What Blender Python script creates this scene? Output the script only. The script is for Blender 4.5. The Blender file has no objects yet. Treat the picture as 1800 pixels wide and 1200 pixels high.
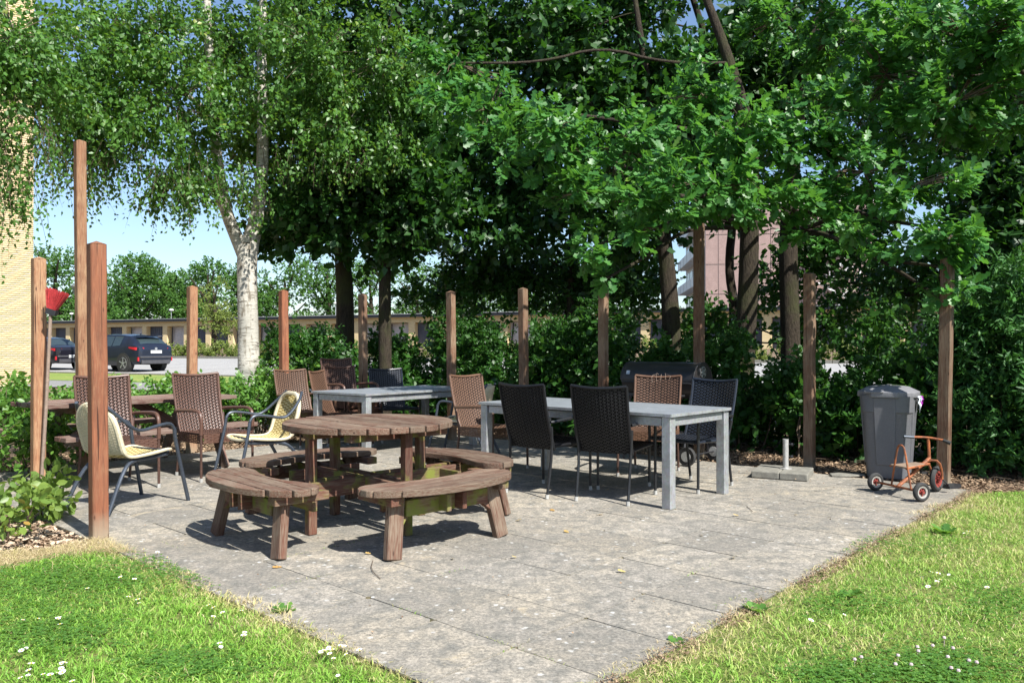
import bpy, math, random
import numpy as np
from mathutils import Vector, Matrix, Quaternion

random.seed(7)
rng = np.random.default_rng(7)
SC = bpy.context.scene
COL = SC.collection
PI = math.pi
R = math.radians

# ------------------------------------------------------------------ camera
CAM_H = 1.27
cam = bpy.data.cameras.new('camera')
cam.sensor_width = 36.0
cam.lens = 28.0
cam.clip_start = 0.05
cam.clip_end = 600
camo = bpy.data.objects.new('camera', cam)
COL.objects.link(camo)
camo.location = (0, 0, CAM_H)
camo.rotation_euler = (R(90.4), 0, 0)
SC.camera = camo

# ------------------------------------------------------------------ world, sun, exposure
SUN_EL, SUN_AZ = 48.0, 139.0                       # azimuth clockwise from +Y
w = bpy.data.worlds.new('World'); SC.world = w; w.use_nodes = True
nt = w.node_tree; nt.nodes.clear()
sky = nt.nodes.new('ShaderNodeTexSky'); sky.sky_type = 'NISHITA'; sky.sun_disc = False
sky.sun_elevation = R(SUN_EL); sky.sun_rotation = R(SUN_AZ)
sky.air_density = 1.0; sky.dust_density = .8; sky.ozone_density = 3.0
bg = nt.nodes.new('ShaderNodeBackground'); bg.inputs['Strength'].default_value = 0.095
wo = nt.nodes.new('ShaderNodeOutputWorld')
nt.links.new(sky.outputs[0], bg.inputs[0]); nt.links.new(bg.outputs[0], wo.inputs[0])
sd = Vector((math.sin(R(SUN_AZ)) * math.cos(R(SUN_EL)), math.cos(R(SUN_AZ)) * math.cos(R(SUN_EL)), math.sin(R(SUN_EL))))
sl = bpy.data.lights.new('sun', 'SUN'); sl.energy = 5.0; sl.angle = R(0.53); sl.color = (1.0, 0.965, 0.90)
so = bpy.data.objects.new('sun', sl); COL.objects.link(so)
so.rotation_euler = sd.to_track_quat('Z', 'Y').to_euler(); so.location = sd * 60
SC.view_settings.view_transform = 'Standard'; SC.view_settings.look = 'None'
SC.view_settings.gamma = 1.0; SC.view_settings.use_curve_mapping = False
SC.view_settings.exposure = 1.03
SC.cycles.max_bounces = 6; SC.cycles.diffuse_bounces = 3; SC.cycles.glossy_bounces = 3
SC.cycles.transmission_bounces = 4; SC.cycles.transparent_max_bounces = 4

# ------------------------------------------------------------------ small helpers
def at(px, py, z=0.0):
    """a point of the place, surveyed from the photograph: pixel + height -> world"""
    d = 1400.0 * (CAM_H - z) / (py - 610.0)
    return Vector(((px - 900.0) / 1400.0 * d, d, z))
def atd(px, py, d):
    return Vector(((px - 900.0) / 1400.0 * d, d, CAM_H - (py - 610.0) / 1400.0 * d))
UA = R(47.5)
U = Vector((math.cos(UA), math.sin(UA), 0)); V = Vector((-math.sin(UA), math.cos(UA), 0))
def uv(u, v, z=0.0):
    p = U * u + V * v; return Vector((p.x, p.y, z))
def terrain(x, y):
    q = y + 0.46 * x
    return np.interp(q, [0, 13, 18, 27.5, 43, 57, 400], [0, 0, .1, .25, .5, 1.2, 1.25])

def setp(o, label=None, cat=None, group=None, kind=None):
    if label: o['label'] = label
    if cat: o['category'] = cat
    if group: o['group'] = group
    if kind: o['kind'] = kind
    return o
def empty(name, loc=(0, 0, 0), rz=0, label=None, cat=None, group=None, parent=None, kind=None):
    o = bpy.data.objects.new(name, None); COL.objects.link(o)
    o.empty_display_size = .1
    o.location = loc; o.rotation_euler = (0, 0, rz)
    if parent: o.parent = parent
    return setp(o, label, cat, group, kind)
def link(name, me, parent=None, loc=(0, 0, 0), rot=(0, 0, 0)):
    o = bpy.data.objects.new(name, me); COL.objects.link(o)
    o.location = loc; o.rotation_euler = rot
    if parent: o.parent = parent
    return o
def copy_tree(o, parent=None):
    c = o.copy(); COL.objects.link(c)
    if parent: c.parent = parent
    for ch in o.children: copy_tree(ch, c)
    return c
def bevel(o, w=.003, seg=1):
    m = o.modifiers.new('bevel', 'BEVEL'); m.width = w; m.segments = seg; m.limit_method = 'ANGLE'; m.angle_limit = R(35)
    return o

class MB:
    def __init__(s): s.v = []; s.f = []; s.m = []; s.cm = 0
    def add(s, vs, fs):
        n = len(s.v); s.v += [tuple(x) for x in vs]; s.f += [tuple(i + n for i in f) for f in fs]; s.m += [s.cm] * len(fs)
        return s
    def box(s, c, d, M=None):
        x, y, z = d[0] / 2, d[1] / 2, d[2] / 2
        vs = [Vector((a, b, e)) for a in (-x, x) for b in (-y, y) for e in (-z, z)]
        if M is not None: vs = [M @ v for v in vs]
        c = Vector(c); vs = [v + c for v in vs]
        return s.add(vs, [(0, 1, 3, 2), (4, 6, 7, 5), (0, 4, 5, 1), (2, 3, 7, 6), (0, 2, 6, 4), (1, 5, 7, 3)])
    def beam(s, a, b, w, h, up=(0, 0, 1)):
        a = Vector(a); b = Vector(b); d = (b - a); L = d.length; d.normalize(); up = Vector(up)
        sx = d.cross(up).normalized(); u2 = sx.cross(d)
        M = Matrix((d, sx, u2)).transposed()
        return s.box((a + b) / 2, (L, w, h), M)
    def tube(s, pts, r, n=8, cap=True, smooth=0):
        pts = [Vector(p) for p in pts]
        rs = list(r) if hasattr(r, '__len__') else [r] * len(pts)
        for _ in range(smooth):
            np_, nr = [pts[0]], [rs[0]]
            for i in range(len(pts) - 1):
                np_ += [pts[i].lerp(pts[i + 1], .25), pts[i].lerp(pts[i + 1], .75)]
                nr += [rs[i] * .75 + rs[i + 1] * .25, rs[i] * .25 + rs[i + 1] * .75]
            pts = np_ + [pts[-1]]; rs = nr + [rs[-1]]
        t = (pts[1] - pts[0]).normalized()
        a = t.orthogonal().normalized(); vs = []; fs = []
        for i, p in enumerate(pts):
            if i == 0: t2 = t
            elif i == len(pts) - 1: t2 = (pts[i] - pts[i - 1]).normalized()
            else:
                t2 = (pts[i + 1] - pts[i - 1])
                t2 = t2.normalized() if t2.length > 1e-9 else t
            a = (a - t2 * a.dot(t2))
            a = a.normalized() if a.length > 1e-6 else t2.orthogonal().normalized()
            b = t2.cross(a)
            for k in range(n):
                an = 2 * PI * k / n
                vs.append(p + (a * math.cos(an) + b * math.sin(an)) * rs[i])
            t = t2
        for i in range(len(pts) - 1):
            for k in range(n):
                fs.append((i * n + k, i * n + (k + 1) % n, (i + 1) * n + (k + 1) % n, (i + 1) * n + k))
        if cap:
            fs.append(tuple(range(n - 1, -1, -1))); fs.append(tuple((len(pts) - 1) * n + k for k in range(n)))
        return s.add(vs, fs)
    def lathe(s, prof, n=24, c=(0, 0, 0), axis='Z', cap=True):
        vs = []; fs = []
        for (r, z) in prof:
            for k in range(n):
                a = 2 * PI * k / n; x, y = r * math.cos(a), r * math.sin(a)
                p = (x, y, z) if axis == 'Z' else ((z, x, y) if axis == 'X' else (x, z, y))
                vs.append((p[0] + c[0], p[1] + c[1], p[2] + c[2]))
        for i in range(len(prof) - 1):
            for k in range(n):
                f = (i * n + k, i * n + (k + 1) % n, (i + 1) * n + (k + 1) % n, (i + 1) * n + k)
                fs.append(f if axis != 'Y' else f[::-1])
        if cap:
            fs.append(tuple(range(n))[::-1]); fs.append(tuple((len(prof) - 1) * n + k for k in range(n)))
        return s.add(vs, fs)
    def grid(s, P):
        """P[i][j] points -> quads"""
        ni, nj = len(P), len(P[0]); vs = [p for row in P for p in row]
        return s.add(vs, [(i * nj + j, i * nj + j + 1, (i + 1) * nj + j + 1, (i + 1) * nj + j) for i in range(ni - 1) for j in range(nj - 1)])
    def prism(s, poly, z0, z1):
        n = len(poly)
        vs = [(p[0], p[1], z0) for p in poly] + [(p[0], p[1], z1) for p in poly]
        return s.add(vs, [tuple(range(n))[::-1], tuple(range(n, 2 * n))] + [(i, (i + 1) % n, n + (i + 1) % n, n + i) for i in range(n)])
    def mesh(s, name, mats, smooth=True, ang=35):
        me = bpy.data.meshes.new(name); me.from_pydata(s.v, [], s.f)
        for m in (mats if isinstance(mats, (list, tuple)) else [mats]): me.materials.append(m)
        if any(s.m): me.polygons.foreach_set('material_index', s.m)
        if smooth:
            me.shade_smooth(); me.set_sharp_from_angle(angle=R(ang))
        me.update(); return me
    def build(s, name, mats, parent=None, loc=(0, 0, 0), rot=(0, 0, 0), smooth=True, ang=35):
        return link(name, s.mesh(name, mats, smooth, ang), parent, loc, rot)

def np_mesh(name, verts, faces_flat, loop_counts, mats, attr=None, mat_idx=None, smooth=False):
    me = bpy.data.meshes.new(name)
    nv = len(verts); nl = len(faces_flat); nf = len(loop_counts)
    me.vertices.add(nv); me.vertices.foreach_set('co', np.ascontiguousarray(verts, dtype=np.float32).ravel())
    me.loops.add(nl); me.loops.foreach_set('vertex_index', np.ascontiguousarray(faces_flat, dtype=np.int32))
    me.polygons.add(nf)
    st = np.zeros(nf, dtype=np.int32); st[1:] = np.cumsum(loop_counts)[:-1]
    me.polygons.foreach_set('loop_start', st); me.polygons.foreach_set('loop_total', np.asarray(loop_counts, dtype=np.int32))
    for m in (mats if isinstance(mats, (list, tuple)) else [mats]): me.materials.append(m)
    if mat_idx is not None: me.polygons.foreach_set('material_index', mat_idx)
    if attr is not None:
        a = me.attributes.new('tone', 'FLOAT', 'POINT'); a.data.foreach_set('value', np.asarray(attr, dtype=np.float32))
    me.update(calc_edges=True); me.validate()
    if smooth: me.shade_smooth()
    return me

# ------------------------------------------------------------------ materials
def new_mat(name):
    m = bpy.data.materials.new(name); m.use_nodes = True
    n = m.node_tree; n.nodes.clear()
    o = n.nodes.new('ShaderNodeOutputMaterial'); return m, n, o
def N(n, t, **kw):
    x = n.nodes.new(t)
    for k, v in kw.items():
        if k in x.inputs: x.inputs[k].default_value = v
        else: setattr(x, k, v)
    return x
def ramp(n, src, p0, p1, c0=(0, 0, 0, 1), c1=(1, 1, 1, 1)):
    r = n.nodes.new('ShaderNodeValToRGB'); r.color_ramp.elements[0].position = p0; r.color_ramp.elements[1].position = p1
    r.color_ramp.elements[0].color = c0; r.color_ramp.elements[1].color = c1
    n.links.new(src, r.inputs[0]); return r.outputs[0]
def mixc(n, fac, a, b, mode='MIX'):
    x = n.nodes.new('ShaderNodeMix'); x.data_type = 'RGBA'; x.blend_type = mode
    for s, v in ((x.inputs[0], fac), (x.inputs[6], a), (x.inputs[7], b)):
        if hasattr(v, 'is_output'): n.links.new(v, s)
        elif isinstance(v, (tuple, list)): s.default_value = (v[0], v[1], v[2], 1)
        else: s.default_value = v
    return x.outputs[2]
def coords(n, scale=(1, 1, 1), rnd=True, space='Object'):
    tc = n.nodes.new('ShaderNodeTexCoord'); mp = n.nodes.new('ShaderNodeMapping')
    mp.inputs['Scale'].default_value = scale
    n.links.new(tc.outputs[space], mp.inputs[0])
    if rnd:
        oi = n.nodes.new('ShaderNodeObjectInfo'); mu = n.nodes.new('ShaderNodeMath'); mu.operation = 'MULTIPLY'; mu.inputs[1].default_value = 37.0
        n.links.new(oi.outputs['Random'], mu.inputs[0]); n.links.new(mu.outputs[0], mp.inputs['Location'])
    return mp.outputs[0]
def noise(n, vec, scale, detail=4, rough=.6, dist=0):
    x = n.nodes.new('ShaderNodeTexNoise'); x.inputs['Scale'].default_value = scale; x.inputs['Detail'].default_value = detail
    x.inputs['Roughness'].default_value = rough; x.inputs['Distortion'].default_value = dist
    if vec is not None: n.links.new(vec, x.inputs['Vector'])
    return x.outputs[0]
def bsdf(n, o, col, rough=.6, metal=0, spec=.5, bump=None, bstr=.3, bdist=.01, coat=0):
    b = n.nodes.new('ShaderNodeBsdfPrincipled')
    for nm, v in (('Base Color', col), ('Roughness', rough), ('Metallic', metal), ('Specular IOR Level', spec), ('Coat Weight', coat)):
        s = b.inputs[nm]
        if hasattr(v, 'is_output'): n.links.new(v, s)
        elif isinstance(v, (tuple, list)): s.default_value = (v[0], v[1], v[2], 1)
        else: s.default_value = v
    if bump is not None:
        bp = n.nodes.new('ShaderNodeBump'); bp.inputs['Strength'].default_value = bstr; bp.inputs['Distance'].default_value = bdist
        n.links.new(bump, bp.inputs['Height']); n.links.new(bp.outputs[0], b.inputs['Normal'])
    n.links.new(b.outputs[0], o.inputs[0]); return b

def simple(name, col, rough=.6, metal=0, spec=.5, var=.25, scale=6, bump=.1, col2=None, coat=0, p=(.42, .62)):
    m, n, o = new_mat(name); v = coords(n)
    f = noise(n, v, scale, 6); g = noise(n, v, scale * 9, 3)
    c2 = col2 if col2 else tuple(c * (1 - var) for c in col)
    c = mixc(n, ramp(n, f, p[0], p[1]), col, c2)
    c = mixc(n, ramp(n, g, .35, .75), c, tuple(x * .8 for x in c2)) if var > 0 else c
    bsdf(n, o, c, rough, metal, spec, g, bump, .004, coat); return m

def wood_mat(name, base, grey, dark, grey_p=(.4, .62), algae=None, along=0, gl=.75):
    """stained, weathered timber: grain runs along the local axis ALONG"""
    m, n, o = new_mat(name)
    sc = [14, 14, 14]; sc[along] = .9
    vg = coords(n, tuple(sc)); vo = coords(n)
    g1 = noise(n, vg, 3.0, 6, .7, .6); g2 = noise(n, vg, 11.0, 3, .6)
    big = noise(n, vo, 2.6, 4)
    c = mixc(n, ramp(n, g1, .35, .68), base, dark)
    f = n.nodes.new('ShaderNodeMath'); f.operation = 'MULTIPLY_ADD'; f.inputs[1].default_value = .55
    n.links.new(g2, f.inputs[0]); 
    h = n.nodes.new('ShaderNodeMath'); h.operation = 'MULTIPLY'; h.inputs[1].default_value = .45; n.links.new(big, h.inputs[0]); n.links.new(h.outputs[0], f.inputs[2])
    c = mixc(n, ramp(n, f.outputs[0], grey_p[0], grey_p[1]), c, grey)
    oi = n.nodes.new('ShaderNodeObjectInfo')
    hs = n.nodes.new('ShaderNodeHueSaturation'); mr = n.nodes.new('ShaderNodeMapRange')
    mr.inputs['To Min'].default_value = .8; mr.inputs['To Max'].default_value = 1.2
    n.links.new(oi.outputs['Random'], mr.inputs[0]); n.links.new(mr.outputs[0], hs.inputs['Value']); n.links.new(c, hs.inputs['Color']); c = hs.outputs[0]
    if algae:
        c = mixc(n, ramp(n, noise(n, vo, 5.0, 5, .6), algae[1], algae[1] + .14), c, algae[0])
    if name.startswith('post'):       # greyed, dirty foot and top of the posts
        sx = n.nodes.new('ShaderNodeSeparateXYZ'); n.links.new(coords(n, rnd=False), sx.inputs[0])
        ad = n.nodes.new('ShaderNodeMath'); ad.operation = 'MULTIPLY_ADD'; ad.inputs[1].default_value = .35; n.links.new(big, ad.inputs[0]); n.links.new(sx.outputs[2], ad.inputs[2])
        c = mixc(n, ramp(n, ad.outputs[0], .16, .34, (.75, .75, .75, 1), (0, 0, 0, 1)), c, (.27, .235, .17))
        cr = noise(n, coords(n, (26, 26, .5)), 2.2, 2, .5)
        c = mixc(n, ramp(n, cr, .66, .69), c, tuple(x * .35 for x in dark))
    vor = n.nodes.new('ShaderNodeTexVoronoi'); vor.inputs['Scale'].default_value = 5.0
    mp2 = coords(n, (3.2 if along != 0 else 1, 3.2 if along != 1 else 1, 3.2 if along != 2 else 1)); n.links.new(mp2, vor.inputs['Vector'])
    c = mixc(n, ramp(n, vor.outputs['Distance'], .05, .12, (1, 1, 1, 1), (0, 0, 0, 1)), c, tuple(x * .5 for x in dark))
    bsdf(n, o, c, gl, 0, .3, g1, .5, .006); return m

def leaf_mat(name, c1, c2, trans, spec=.4, rough=.42, tfac=.38, c3=None):
    m, n, o = new_mat(name)
    at_ = n.nodes.new('ShaderNodeAttribute'); at_.attribute_name = 'tone'
    c = mixc(n, at_.outputs['Fac'], c1, c2)
    if c3: c = mixc(n, ramp(n, at_.outputs['Fac'], .93, .97), c, c3)
    b = n.nodes.new('ShaderNodeBsdfPrincipled'); n.links.new(c, b.inputs['Base Color'])
    b.inputs['Roughness'].default_value = rough; b.inputs['Specular IOR Level'].default_value = spec
    t = n.nodes.new('ShaderNodeBsdfTranslucent')
    tc = mixc(n, at_.outputs['Fac'], tuple(x * .75 for x in trans), trans); n.links.new(tc, t.inputs[0])
    mx = n.nodes.new('ShaderNodeMixShader'); mx.inputs[0].default_value = tfac
    n.links.new(b.outputs[0], mx.inputs[1]); n.links.new(t.outputs[0], mx.inputs[2]); n.links.new(mx.outputs[0], o.inputs[0])
    return m

M = {}
M['post'] = wood_mat('post_timber', (.27, .10, .05), (.29, .155, .085), (.13, .052, .03), (.5, .7), None, 2)
M['post_old'] = wood_mat('post_timber_weathered', (.17, .085, .05), (.21, .15, .10), (.075, .038, .023), (.42, .6), None, 2)
M['post_new'] = wood_mat('post_timber_pale', (.28, .135, .07), (.33, .205, .115), (.13, .06, .035), (.45, .62), None, 2)
M['plank'] = wood_mat('plank_red_brown', (.115, .048, .030), (.175, .135, .098), (.058, .027, .018), (.40, .60), None, 0)
M['plank_alg'] = wood_mat('timber_red_with_algae', (.12, .048, .03), (.18, .13, .09), (.065, .028, .02), (.46, .64), ((.15, .165, .03), .49), 0)
M['picnic'] = wood_mat('picnic_timber', (.145, .06, .045), (.21, .155, .125), (.075, .032, .026), (.42, .56), None, 0)

def galv():
    m, n, o = new_mat('galvanised_steel'); v = coords(n)
    vor = n.nodes.new('ShaderNodeTexVoronoi'); vor.inputs['Scale'].default_value = 55; n.links.new(v, vor.inputs['Vector'])
    f = noise(n, v, 9, 5)
    c = mixc(n, ramp(n, f, .35, .7), (.36, .40, .42), (.26, .295, .31))
    c = mixc(n, .16, c, vor.outputs['Color'], 'OVERLAY')
    hs = N(n, 'ShaderNodeHueSaturation', Saturation=.35); n.links.new(c, hs.inputs['Color'])
    bsdf(n, o, hs.outputs[0], .5, .55, .5, f, .1, .003); return m
M['galv'] = galv()
M['stone_top'] = simple('grey_stone_top', (.25, .275, .30), .42, 0, .5, .2, 7, .05)
def wicker_mat(name, c1, c2, rough, spec):
    m, n, o = new_mat(name); v = coords(n); f = noise(n, v, 60, 3); g = noise(n, v, 5, 3)
    c = mixc(n, ramp(n, f, .35, .65), c1, c2); c = mixc(n, ramp(n, g, .4, .7), c, tuple(x * .75 for x in c1))
    bsdf(n, o, c, rough, 0, spec); return m
M['wick_brown'] = wicker_mat('wicker_brown', (.125, .064, .045), (.065, .033, .024), .42, .4)
M['wick_tan'] = wicker_mat('wicker_tan_brown', (.155, .085, .054), (.085, .045, .028), .45, .4)
M['wick_black'] = wicker_mat('wicker_black', (.012, .0125, .015), (.007, .0075, .009), .42, .35)
M['wick_navy'] = wicker_mat('wicker_blue_black', (.020, .026, .040), (.010, .013, .020), .38, .5)
M['wick_dark'] = simple('wicker_gap_dark', (.008, .008, .008), .9, 0, .1, 0)
M['wick_gold'] = simple('wicker_gap_ochre', (.26, .19, .07), .9, 0, .1, 0)
M['wick_yellow'] = wicker_mat('wicker_yellow', (.60, .51, .25), (.47, .385, .17), .55, .35)
M['wick_cream'] = wicker_mat('wicker_cream', (.62, .56, .40), (.48, .42, .29), .6, .3)
M['tube_black'] = simple('tube_black', (.03, .032, .036), .35, .3, .5, .3)
M['tube_brown'] = simple('tube_brown', (.10, .055, .042), .4, .2, .5, .3)
M['tube_blue'] = simple('tube_slate_blue', (.075, .09, .115), .4, .5, .5, .25)
M['cap_grey'] = simple('rubber_foot_grey', (.42, .42, .40), .7)
M['black_paint'] = simple('black_grill_paint', (.018, .018, .022), .38, .2, .5, .3, 5, .05, (.035, .03, .03))
M['rubber'] = simple('tyre_rubber', (.03, .03, .03), .8)
M['dark_metal'] = simple('dark_metal', (.06, .06, .065), .5, .6)
M['silver'] = simple('silver_metal', (.62, .63, .64), .3, .8, .5, .1)
M['steel'] = simple('brushed_steel', (.55, .54, .52), .4, .45, .5, .12)
M['concrete'] = simple('concrete_slab', (.26, .25, .215), .9, 0, .3, .35, 18, .6)
M['bin'] = simple('grey_plastic', (.12, .125, .138), .42, 0, .4, .2, 7, .1, (.14, .14, .15))
M['bin_lid'] = simple('pale_grey_plastic', (.20, .20, .215), .5, 0, .4, .15, 7, .1)
M['bag_white'] = simple('white_plastic_bag', (.62, .68, .74), .35, 0, .5, .2)
M['bag_purple'] = simple('purple_plastic_bag', (.38, .03, .42), .35, 0, .5, .2)
M['orange'] = simple('orange_rusty_paint', (.42, .125, .04), .6, .05, .35, .3, 14, .3, (.16, .065, .035), 0, (.44, .6))
M['red_hub'] = simple('red_paint', (.27, .045, .035), .55)
M['white_rim'] = simple('white_rim', (.45, .43, .39), .6, 0, .5, .4, 30)
M['seat_wood'] = simple('plywood_seat', (.28, .20, .14), .7)
M['red_bristle'] = simple('red_bristles', (.62, .075, .08), .5, 0, .4, .35, 60)
M['broom_stick'] = simple('grey_stick', (.30, .22, .17), .7)
M['white_paint'] = simple('white_paint', (.74, .75, .74), .55, 0, .5, .08)
M['navy_car'] = simple('metallic_navy_paint', (.016, .022, .04), .32, .25, .4, .05, 4, 0, None, .35)
M['black_car'] = simple('black_car_paint', (.012, .011, .018), .32, .2, .4, .05, 4, 0, None, .35)
M['teal_car'] = simple('teal_car_paint', (.03, .14, .14), .3, .3, .6, .05, 4, 0, None, .8)
M['car_trim'] = simple('dark_grey_trim', (.06, .06, .068), .6)
M['glass'] = simple('dark_car_glass', (.03, .045, .05), .06, 0, .9, 0)
M['tail_red'] = simple('red_tail_lens', (.5, .02, .03), .2, 0, .6, .1)
M['amber'] = simple('clear_lens', (.6, .6, .6), .2, 0, .6, .1)

# ================================================================== THE SETTING
def ground_material(name, c1, c2, c3, sc=1.5, rough=.95):
    m, n, o = new_mat(name); v = coords(n, rnd=False)
    a = noise(n, v, sc, 8, .65); b = noise(n, v, sc * 12, 6, .7)
    c = mixc(n, ramp(n, a, .4, .62), c1, c2); c = mixc(n, ramp(n, b, .45, .7), c, c3)
    bsdf(n, o, c, rough, 0, .2, b, .8, .03); return m
M['soil'] = ground_material('soil_and_litter', (.115, .08, .052), (.17, .125, .085), (.24, .18, .125), 3)
M['turf_soil'] = ground_material('turf_soil', (.12, .19, .035), (.20, .20, .07), (.10, .17, .03), 3)
M['far_grass'] = ground_material('verge_grass', (.17, .24, .05), (.25, .27, .08), (.12, .19, .04), .6)
M['lot'] = ground_material('pale_asphalt', (.30, .295, .285), (.26, .255, .25), (.34, .335, .32), .5)
M['path'] = ground_material('path_asphalt', (.20, .20, .20), (.24, .24, .235), (.17, .17, .17), 1.5)
M['sand'] = ground_material('joint_sand', (.12, .10, .065), (.22, .18, .11), (.08, .085, .035), 5)

E1 = np.array([.906, -.42]); 
def sq(s, q):
    """s metres along the garage row, q metres out: -> x, y"""
    A = np.array([[.906, -.42], [.46, 1.0]]); return np.linalg.solve(A, np.array([s, q]))
def sheet(name, s0, s1, q0, q1, ns, nq, dz, mat, kind='structure'):
    P = []
    for i in range(ns + 1):
        row = []
        for j in range(nq + 1):
            x, y = sq(s0 + (s1 - s0) * i / ns, q0 + (q1 - q0) * j / nq); row.append((x, y, float(terrain(x, y)) + dz))
        P.append(row[::-1])
    mb = MB(); mb.grid(P); o = mb.build(name, mat); setp(o, kind=kind); return o

g = sheet('ground', -260, 260, -117, 423, 52, 120, -.035, M['soil'])
sheet('parking_lot', -80, 46, 24.6, 43, 60, 16, .02, M['lot'])
sheet('grass_verge', -80, 20, 20.2, 24.3, 50, 8, .0, M['far_grass'])
sheet('footpath', -80, 40, 17.4, 20.1, 50, 6, .0, M['path'])
kb = MB()
for i in range(126):
    x0, y0 = sq(-80 + i, 43.1); x1, y1 = sq(-79.03 + i, 43.1)
    z = float(terrain(x0, y0)); kb.beam((x0, y0, z + .05), (x1, y1, z + .05), .14, .22)
setp(kb.build('kerb', M['concrete']), kind='structure')
kb = MB()
for i in range(126):
    x0, y0 = sq(-80 + i, 24.45); x1, y1 = sq(-79.03 + i, 24.45)
    z = float(terrain(x0, y0)); kb.beam((x0, y0, z - .02), (x1, y1, z - .02), .12, .12)
setp(kb.build('kerb', M['concrete']), kind='structure')

# ---- patio of 50 x 50 cm slabs
def slab_mat():
    m, n, o = new_mat('weathered_concrete_slab'); v = coords(n)
    tcw = N(n, 'ShaderNodeNewGeometry'); wv = tcw.outputs['Position']
    stain = noise(n, wv, 1.15, 6, .62, .5); fine = noise(n, wv, 60, 6, .75); mid = noise(n, wv, 9, 5, .65)
    c = mixc(n, ramp(n, stain, .42, .62), (.38, .345, .295), (.48, .42, .33))
    oi = N(n, 'ShaderNodeObjectInfo'); mr = N(n, 'ShaderNodeMapRange'); mr.inputs['To Min'].default_value = .78; mr.inputs['To Max'].default_value = 1.10
    n.links.new(oi.outputs['Random'], mr.inputs[0]); hs = N(n, 'ShaderNodeHueSaturation'); n.links.new(mr.outputs[0], hs.inputs['Value']); n.links.new(c, hs.inputs['Color']); c = hs.outputs[0]
    c = mixc(n, ramp(n, mid, .42, .66), c, (.21, .20, .175))
    gr = noise(n, wv, 26, 7, .8)
    c = mixc(n, ramp(n, gr, .44, .60), c, mixc(n, .5, c, (.10, .10, .092)))
    c = mixc(n, ramp(n, gr, .62, .72), c, (.46, .44, .39))
    c = mixc(n, ramp(n, fine, .38, .60), mixc(n, .62, c, (.07, .07, .062)), c)
    # pale lichen spots
    vr = N(n, 'ShaderNodeTexVoronoi'); vr.inputs['Scale'].default_value = 15; n.links.new(wv, vr.inputs['Vector'])
    dn = noise(n, wv, 45, 3, .6)
    ad = N(n, 'ShaderNodeMath', operation='MULTIPLY_ADD'); ad.inputs[1].default_value = .5; n.links.new(dn, ad.inputs[0]); n.links.new(vr.outputs['Distance'], ad.inputs[2])
    msk = ramp(n, ad.outputs[0], .36, .46, (1, 1, 1, 1), (0, 0, 0, 1))
    den = ramp(n, noise(n, wv, 2.4, 6, .7), .46, .62, (0, 0, 0, 1), (.8, .8, .8, 1))
    mu = N(n, 'ShaderNodeMath', operation='MULTIPLY'); n.links.new(msk, mu.inputs[0]); n.links.new(den, mu.inputs[1])
    c = mixc(n, mu.outputs[0], c, (.60, .60, .58))
    # dark dots and sand drifts
    v2 = N(n, 'ShaderNodeTexVoronoi'); v2.inputs['Scale'].default_value = 31; n.links.new(wv, v2.inputs['Vector'])
    c = mixc(n, ramp(n, v2.outputs['Distance'], .05, .12, (.75, .75, .75, 1), (0, 0, 0, 1)), c, (.07, .06, .045))
    c = mixc(n, ramp(n, noise(n, wv, 2.1, 7, .7, .8), .62, .75, (0, 0, 0, 1), (.8, .8, .8, 1)), c, (.52, .43, .29))
    bsdf(n, o, c, .92, 0, .25, fine, .8, .004); return m
M['slab'] = slab_mat()
U0, V0, NU, NV, SL = 2.0, 1.78, 12, 15, .5
pv = [uv(U0, V0), uv(U0 + NU * SL, V0), uv(U0 + NU * SL, V0 + NV * SL), uv(U0, V0 + NV * SL)]
mb = MB(); mb.add([(p.x, p.y, -.0055) for p in pv], [(0, 1, 2, 3)])
patio = setp(mb.build('patio', M['sand']), kind='structure')
slab_me = []
for k in range(5):
    h = .2483
    n_ = 5; mb = MB(); top = []
    pr = [(h * (1 - .012 * random.random()), 0)]
    pts = []
    for sx, sy in ((-1, -1), (1, -1), (1, 1), (-1, 1)):
        c = .006 + .022 * random.random() ** 3; x, y = sx * (h - .003 * random.random()), sy * (h - .003 * random.random())
        a_, b_ = (x - sx * c, y), (x, y - sy * c)
        pts += [b_, a_] if sx * sy < 0 else [a_, b_]
        if sx * sy > 0: pts[-2:] = [b_, a_][::1] if False else pts[-2:]
    # order the eight corner points by angle
    pts.sort(key=lambda p: math.atan2(p[1], p[0]))
    mb.prism(pts, -.05, 0)
    me = mb.mesh('paving_slab', M['slab'], smooth=False); slab_me.append(me)
for i in range(NU):
    for j in range(NV):
        p = uv(U0 + (i + .5) * SL, V0 + (j + .5) * SL)
        o = link('paving_slab', slab_me[(i * 7 + j * 3) % 5], patio, (p.x, p.y, random.uniform(-.0018, .0004)),
                 (random.gauss(0, .0018), random.gauss(0, .0018), UA + random.choice((0, PI / 2, PI, -PI / 2)) + random.gauss(0, .003)))

# ---- yellow brick block of flats on the left
def brick_tex(name, c1, c2, mort, scale):
    m, n, o = new_mat(name); tc = N(n, 'ShaderNodeTexCoord'); mp = N(n, 'ShaderNodeMapping')
    n.links.new(tc.outputs['Object'], mp.inputs[0]); mp.inputs['Rotation'].default_value = (R(90), 0, 0)
    b = N(n, 'ShaderNodeTexBrick'); b.inputs['Color1'].default_value = (*c1, 1); b.inputs['Color2'].default_value = (*c2, 1); b.inputs['Mortar'].default_value = (*mort, 1)
    b.inputs['Scale'].default_value = scale; b.inputs['Mortar Size'].default_value = .012; b.inputs['Brick Width'].default_value = .24; b.inputs['Row Height'].default_value = .067
    n.links.new(mp.outputs[0], b.inputs['Vector'])
    bsdf(n, o, b.outputs[0], .85, 0, .3, b.outputs['Fac'], -.4, .01); return m
M['brick_wall'] = brick_tex('yellow_brick_wall', (.58, .48, .29), (.50, .39, .21), (.46, .40, .29), 1.0)
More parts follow.
